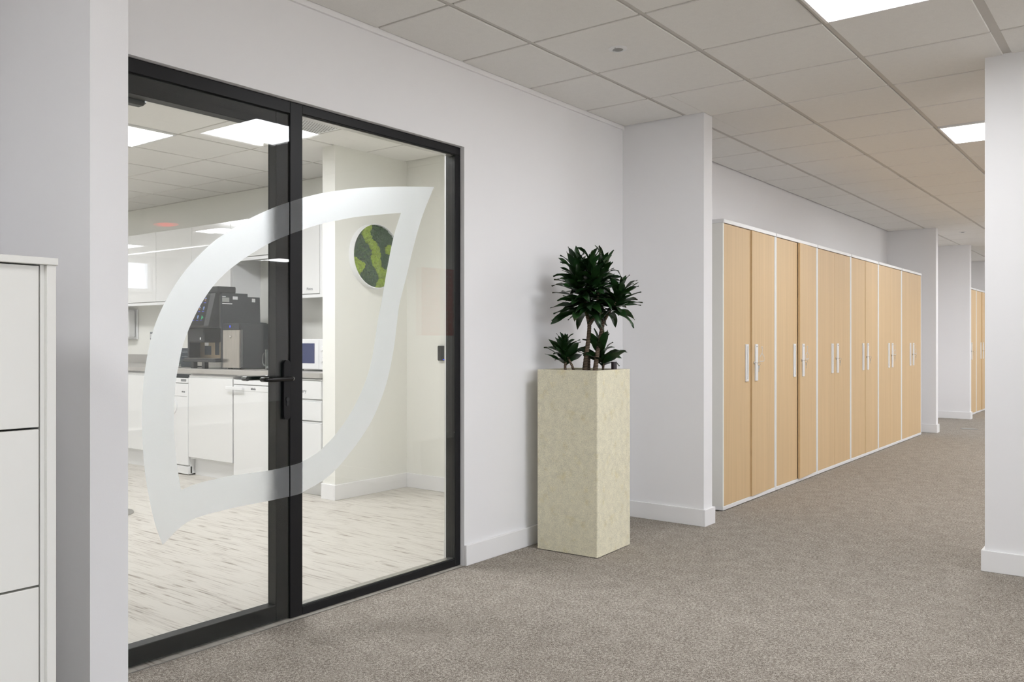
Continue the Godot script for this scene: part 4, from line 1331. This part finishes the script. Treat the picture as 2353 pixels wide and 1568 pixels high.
func screen_img():
	var im = Image.create(256, 192, false, Image.FORMAT_RGB8)
	im.fill(c8(8, 10, 16))
	var cup = [c8(190, 140, 90), c8(150, 110, 80), c8(120, 150, 200), c8(200, 170, 140)]
	for r in 3:
		for k in 6:
			var x = 14 + k * 40; var y = 22 + r * 54
			im.fill_rect(Rect2i(x, y, 12, 20), cup[(k + r) % 4])
			im.fill_rect(Rect2i(x, y, 12, 6), c8(150, 180, 250))
			im.fill_rect(Rect2i(x - 5, y + 28, 22, 4), c8(70, 90, 220))
	im.fill_rect(Rect2i(212, 126, 26, 34), c8(8, 10, 16))
	for y in 30: im.fill_rect(Rect2i(216, 128 + y, int(22 - abs(y - 15) * 1.4), 1), c8(20, 170, 110))
	return im

func microwave():
	var o = thing("microwave", "white microwave oven with two knobs on the worktop beside the nib wall", "microwave", Vector3(4.62, 0.943, -5.36))
	var z0 = -5.66; var z1 = -5.235
	var xf = 4.45
	bx(o, "case", xf + 0.012, 4.80, 0.953, 1.200, z0, z1, M.appliance_white, 0.005)
	var d = bx(o, "door", xf, xf + 0.0115, 0.957, 1.197, z0 + 0.003, -5.345, M.appliance_white, 0.004)
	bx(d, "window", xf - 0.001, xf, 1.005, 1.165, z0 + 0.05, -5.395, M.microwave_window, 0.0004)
	bx(o, "control_panel", xf, xf + 0.0115, 0.957, 1.197, -5.342, z1 - 0.003, M.appliance_white, 0.003)
	for y in [1.125, 1.035]:
		var k = MB.new(); k.lathe([Vector2(0.0001, 0.0), Vector2(0.021, 0.0), Vector2(0.018, 0.016), Vector2(0.0001, 0.017)], 20, 0)
		k.flip_x()
		obj("knob", k.done(), M.white_plastic, o, Vector3(xf, y, -5.292) - o.position)
	for x in [4.48, 4.76]:
		for z in [z0 + 0.03, z1 - 0.06]: bx(o, "foot", x, x + 0.03, 0.943, 0.953, z, z + 0.03, M.gasket, 0.001)

func moss():
	var c = Vector3(4.612, 1.842, -4.89)
	var o = thing("moss_picture", "round framed moss picture in two greens on the kitchen nib wall", "wall art", c)
	var R = 0.252
	var m = MB.new()
	m.lathe([Vector2(R - 0.008, 0.0), Vector2(R, 0.0), Vector2(R, 0.048), Vector2(R - 0.008, 0.048), Vector2(R - 0.008, 0.012), Vector2(0.0001, 0.012)], 64, 2)
	obj("frame", m.done(), M.white_lacquer, o)
	var bk = MB.new(); bk.lathe([Vector2(R - 0.009, 0.0125), Vector2(R - 0.009, 0.020), Vector2(0.0001, 0.020)], 48, 2)
	obj("backing", bk.done(), M.moss_felt, o)
	# cushions of moss: pale lime reindeer moss in two winding bands, dark green between
	var dark = MB.new(); dark.colored = true
	var lime = MB.new(); lime.colored = true
	var r = RandomNumberGenerator.new(); r.seed = 77
	for k in 2600:
		var a = r.randf() * TAU; var d = sqrt(r.randf()) * (R - 0.012)
		var x = d * cos(a); var y = d * sin(a)
		var band = absf(x - (-0.045 + 0.10 * sin((0.25 - y) * 5.2 - 0.9) + 0.02 * sin(y * 31.0))) < 0.042
		band = band or (Vector2(x + 0.215, y + 0.09).length() < 0.075 + 0.012 * sin(y * 60.0)) or Vector2(x - 0.13, y - 0.06).length() < 0.035 or Vector2(x - 0.16, y + 0.13).length() < 0.06
		var t = lime if band else dark
		var g = 0.75 + 0.5 * r.randf()
		if band: t.tint = Color(0.26 * g, 0.36 * g, 0.03 * g)
		else: t.tint = Color(0.036 * g, 0.078 * g, 0.028 * g) if r.randf() < 0.75 or x > 0.02 else Color(0.07 * g, 0.13 * g, 0.03 * g)
		lump(t, Vector3(x, y, 0.022 + (0.012 if band else 0.0) + r.randf() * 0.006), r.randf_range(0.007, 0.013) if band else r.randf_range(0.006, 0.011), r)
	for q in [[dark, "dark_moss"], [lime, "lime_moss"]]:
		var p = obj(q[1], q[0].done(), M.moss, o)
		p.set_meta("kind", "stuff")

func lump(t, c, rad, r):
	# small knobbly dome
	var top = c + Vector3(0, 0, rad * 0.9)
	var ring = []; var low = []
	var ph = r.randf() * TAU
	for k in 6:
		var a = ph + TAU * k / 6
		ring.push_back(c + Vector3(cos(a), sin(a), 0) * rad * r.randf_range(0.6, 0.9) + Vector3(0, 0, rad * r.randf_range(0.4, 0.7)))
		low.push_back(c + Vector3(cos(a + 0.5), sin(a + 0.5), 0) * rad * 1.05 + Vector3(0, 0, -rad * 0.6))
	for k in 6:
		var j = (k + 1) % 6
		t.ftri(top, ring[k], ring[j], Vector3(0, 0, 1))
		t.ftri(ring[k], low[k], ring[j], (ring[k] - c))
		t.ftri(ring[j], low[k], low[j], (ring[j] - c))

# ------------------------------------------------------------------ office behind the camera, seen in the glass
func build_office():
	var fb = thing("floor_box", "round grey floor socket lid in the carpet beyond the second pier", "floor socket", Vector3(12.84, 0, -2.077))
	var m = MB.new(); m.lathe([Vector2(0.105, 0.0), Vector2(0.105, 0.003), Vector2(0.0001, 0.004)], 36)
	obj("lid", m.done(), M.floor_box_grey, fb)
	obj("hinge", cbox(Vector3(0.03, 0.003, 0.01), 0.0005), M.aluminium, fb, Vector3(0, 0.0055, 0.06))
	# second column with a red patterned panel
	struct("wall_column", boxes_mesh([[7.05, 8.2, 0, CEIL, 1.02, 1.5]]), M.wall_paint)
	var rp = thing("red_poster", "red poster board with rows of pale geometric shapes on the office column", "poster", Vector3(7.60, 1.25, 1.02))
	obj("board", cbox(Vector3(0.58, 0.81, 0.012), 0.002), M.red_panel, rp, Vector3(0, 0.405, -0.007))
	var pr = MB.new()
	var r = RandomNumberGenerator.new(); r.seed = 3
	for j in 13:
		for i in 10:
			var c = Vector3(-0.26 + i * 0.058, 0.05 + j * 0.06, -0.0145)
			var k = r.randi() % 4
			if k == 0: continue
			var s = 0.013
			if k == 1: pr.fquad(c + Vector3(-s, -s, 0), c + Vector3(-s * 0.3, -s, 0), c + Vector3(-s * 0.3, s, 0), c + Vector3(-s, s, 0), Vector3.FORWARD)
			if k == 2: pr.ftri(c + Vector3(-s, -s, 0), c + Vector3(s, -s, 0), c + Vector3(0, s * 0.4, 0), Vector3.FORWARD)
			if k == 3:
				for q in 6: pr.ftri(c, c + Vector3(s * cos(PI * q / 6), s * sin(PI * q / 6), 0), c + Vector3(s * cos(PI * (q + 1) / 6), s * sin(PI * (q + 1) / 6), 0), Vector3.FORWARD)
	obj("printed_shapes", pr.done(), M.pale_print, rp)
	# linear light in the office ceiling
	var ll = thing("linear_light", "long narrow white light strip in the office ceiling", "ceiling light", Vector3(7.42, CEIL, 6.65))
	obj("housing", cbox(Vector3(0.09, 0.016, 2.5), 0.002), M.white_lacquer, ll, Vector3(0, -0.006, 0))
	obj("diffuser", cbox(Vector3(0.06, 0.004, 2.46), 0.001), M.light_diffuser, ll, Vector3(0, -0.0165, 0))
	var a = AreaLight3D.new()
	a.name = "strip_glow"
	ll.add_child(a)
	a.area_size = Vector2(0.05, 2.4); a.rotation.x = -PI / 2; a.position = Vector3(0, -0.022, 0)
	a.light_color = c8(248, 251, 255); a.light_energy = 10.0 * 0.12 / PI
	a.area_range = 30.0; a.area_attenuation = 2.0; a.shadow_enabled = true
	# red beacon
	var rb = thing("red_lamp", "round red ceiling lamp in the office", "lamp", Vector3(5.84, CEIL, 3.97))
	var b = MB.new(); b.lathe([Vector2(0.12, 0.0), Vector2(0.12, -0.008), Vector2(0.09, -0.018), Vector2(0.0001, -0.02)], 32)
	obj("lens_light", b.done(), M.red_light_lens, rb)
	var ol = OmniLight3D.new()
	ol.name = "red_glow"
	rb.add_child(ol)
	ol.position = Vector3(0, -0.012, 0); ol.light_color = Color(1, 0.15, 0.15); ol.light_energy = 0.05; ol.omni_range = 20.0; ol.omni_attenuation = 2.0; ol.light_size = 0.01; ol.shadow_enabled = true
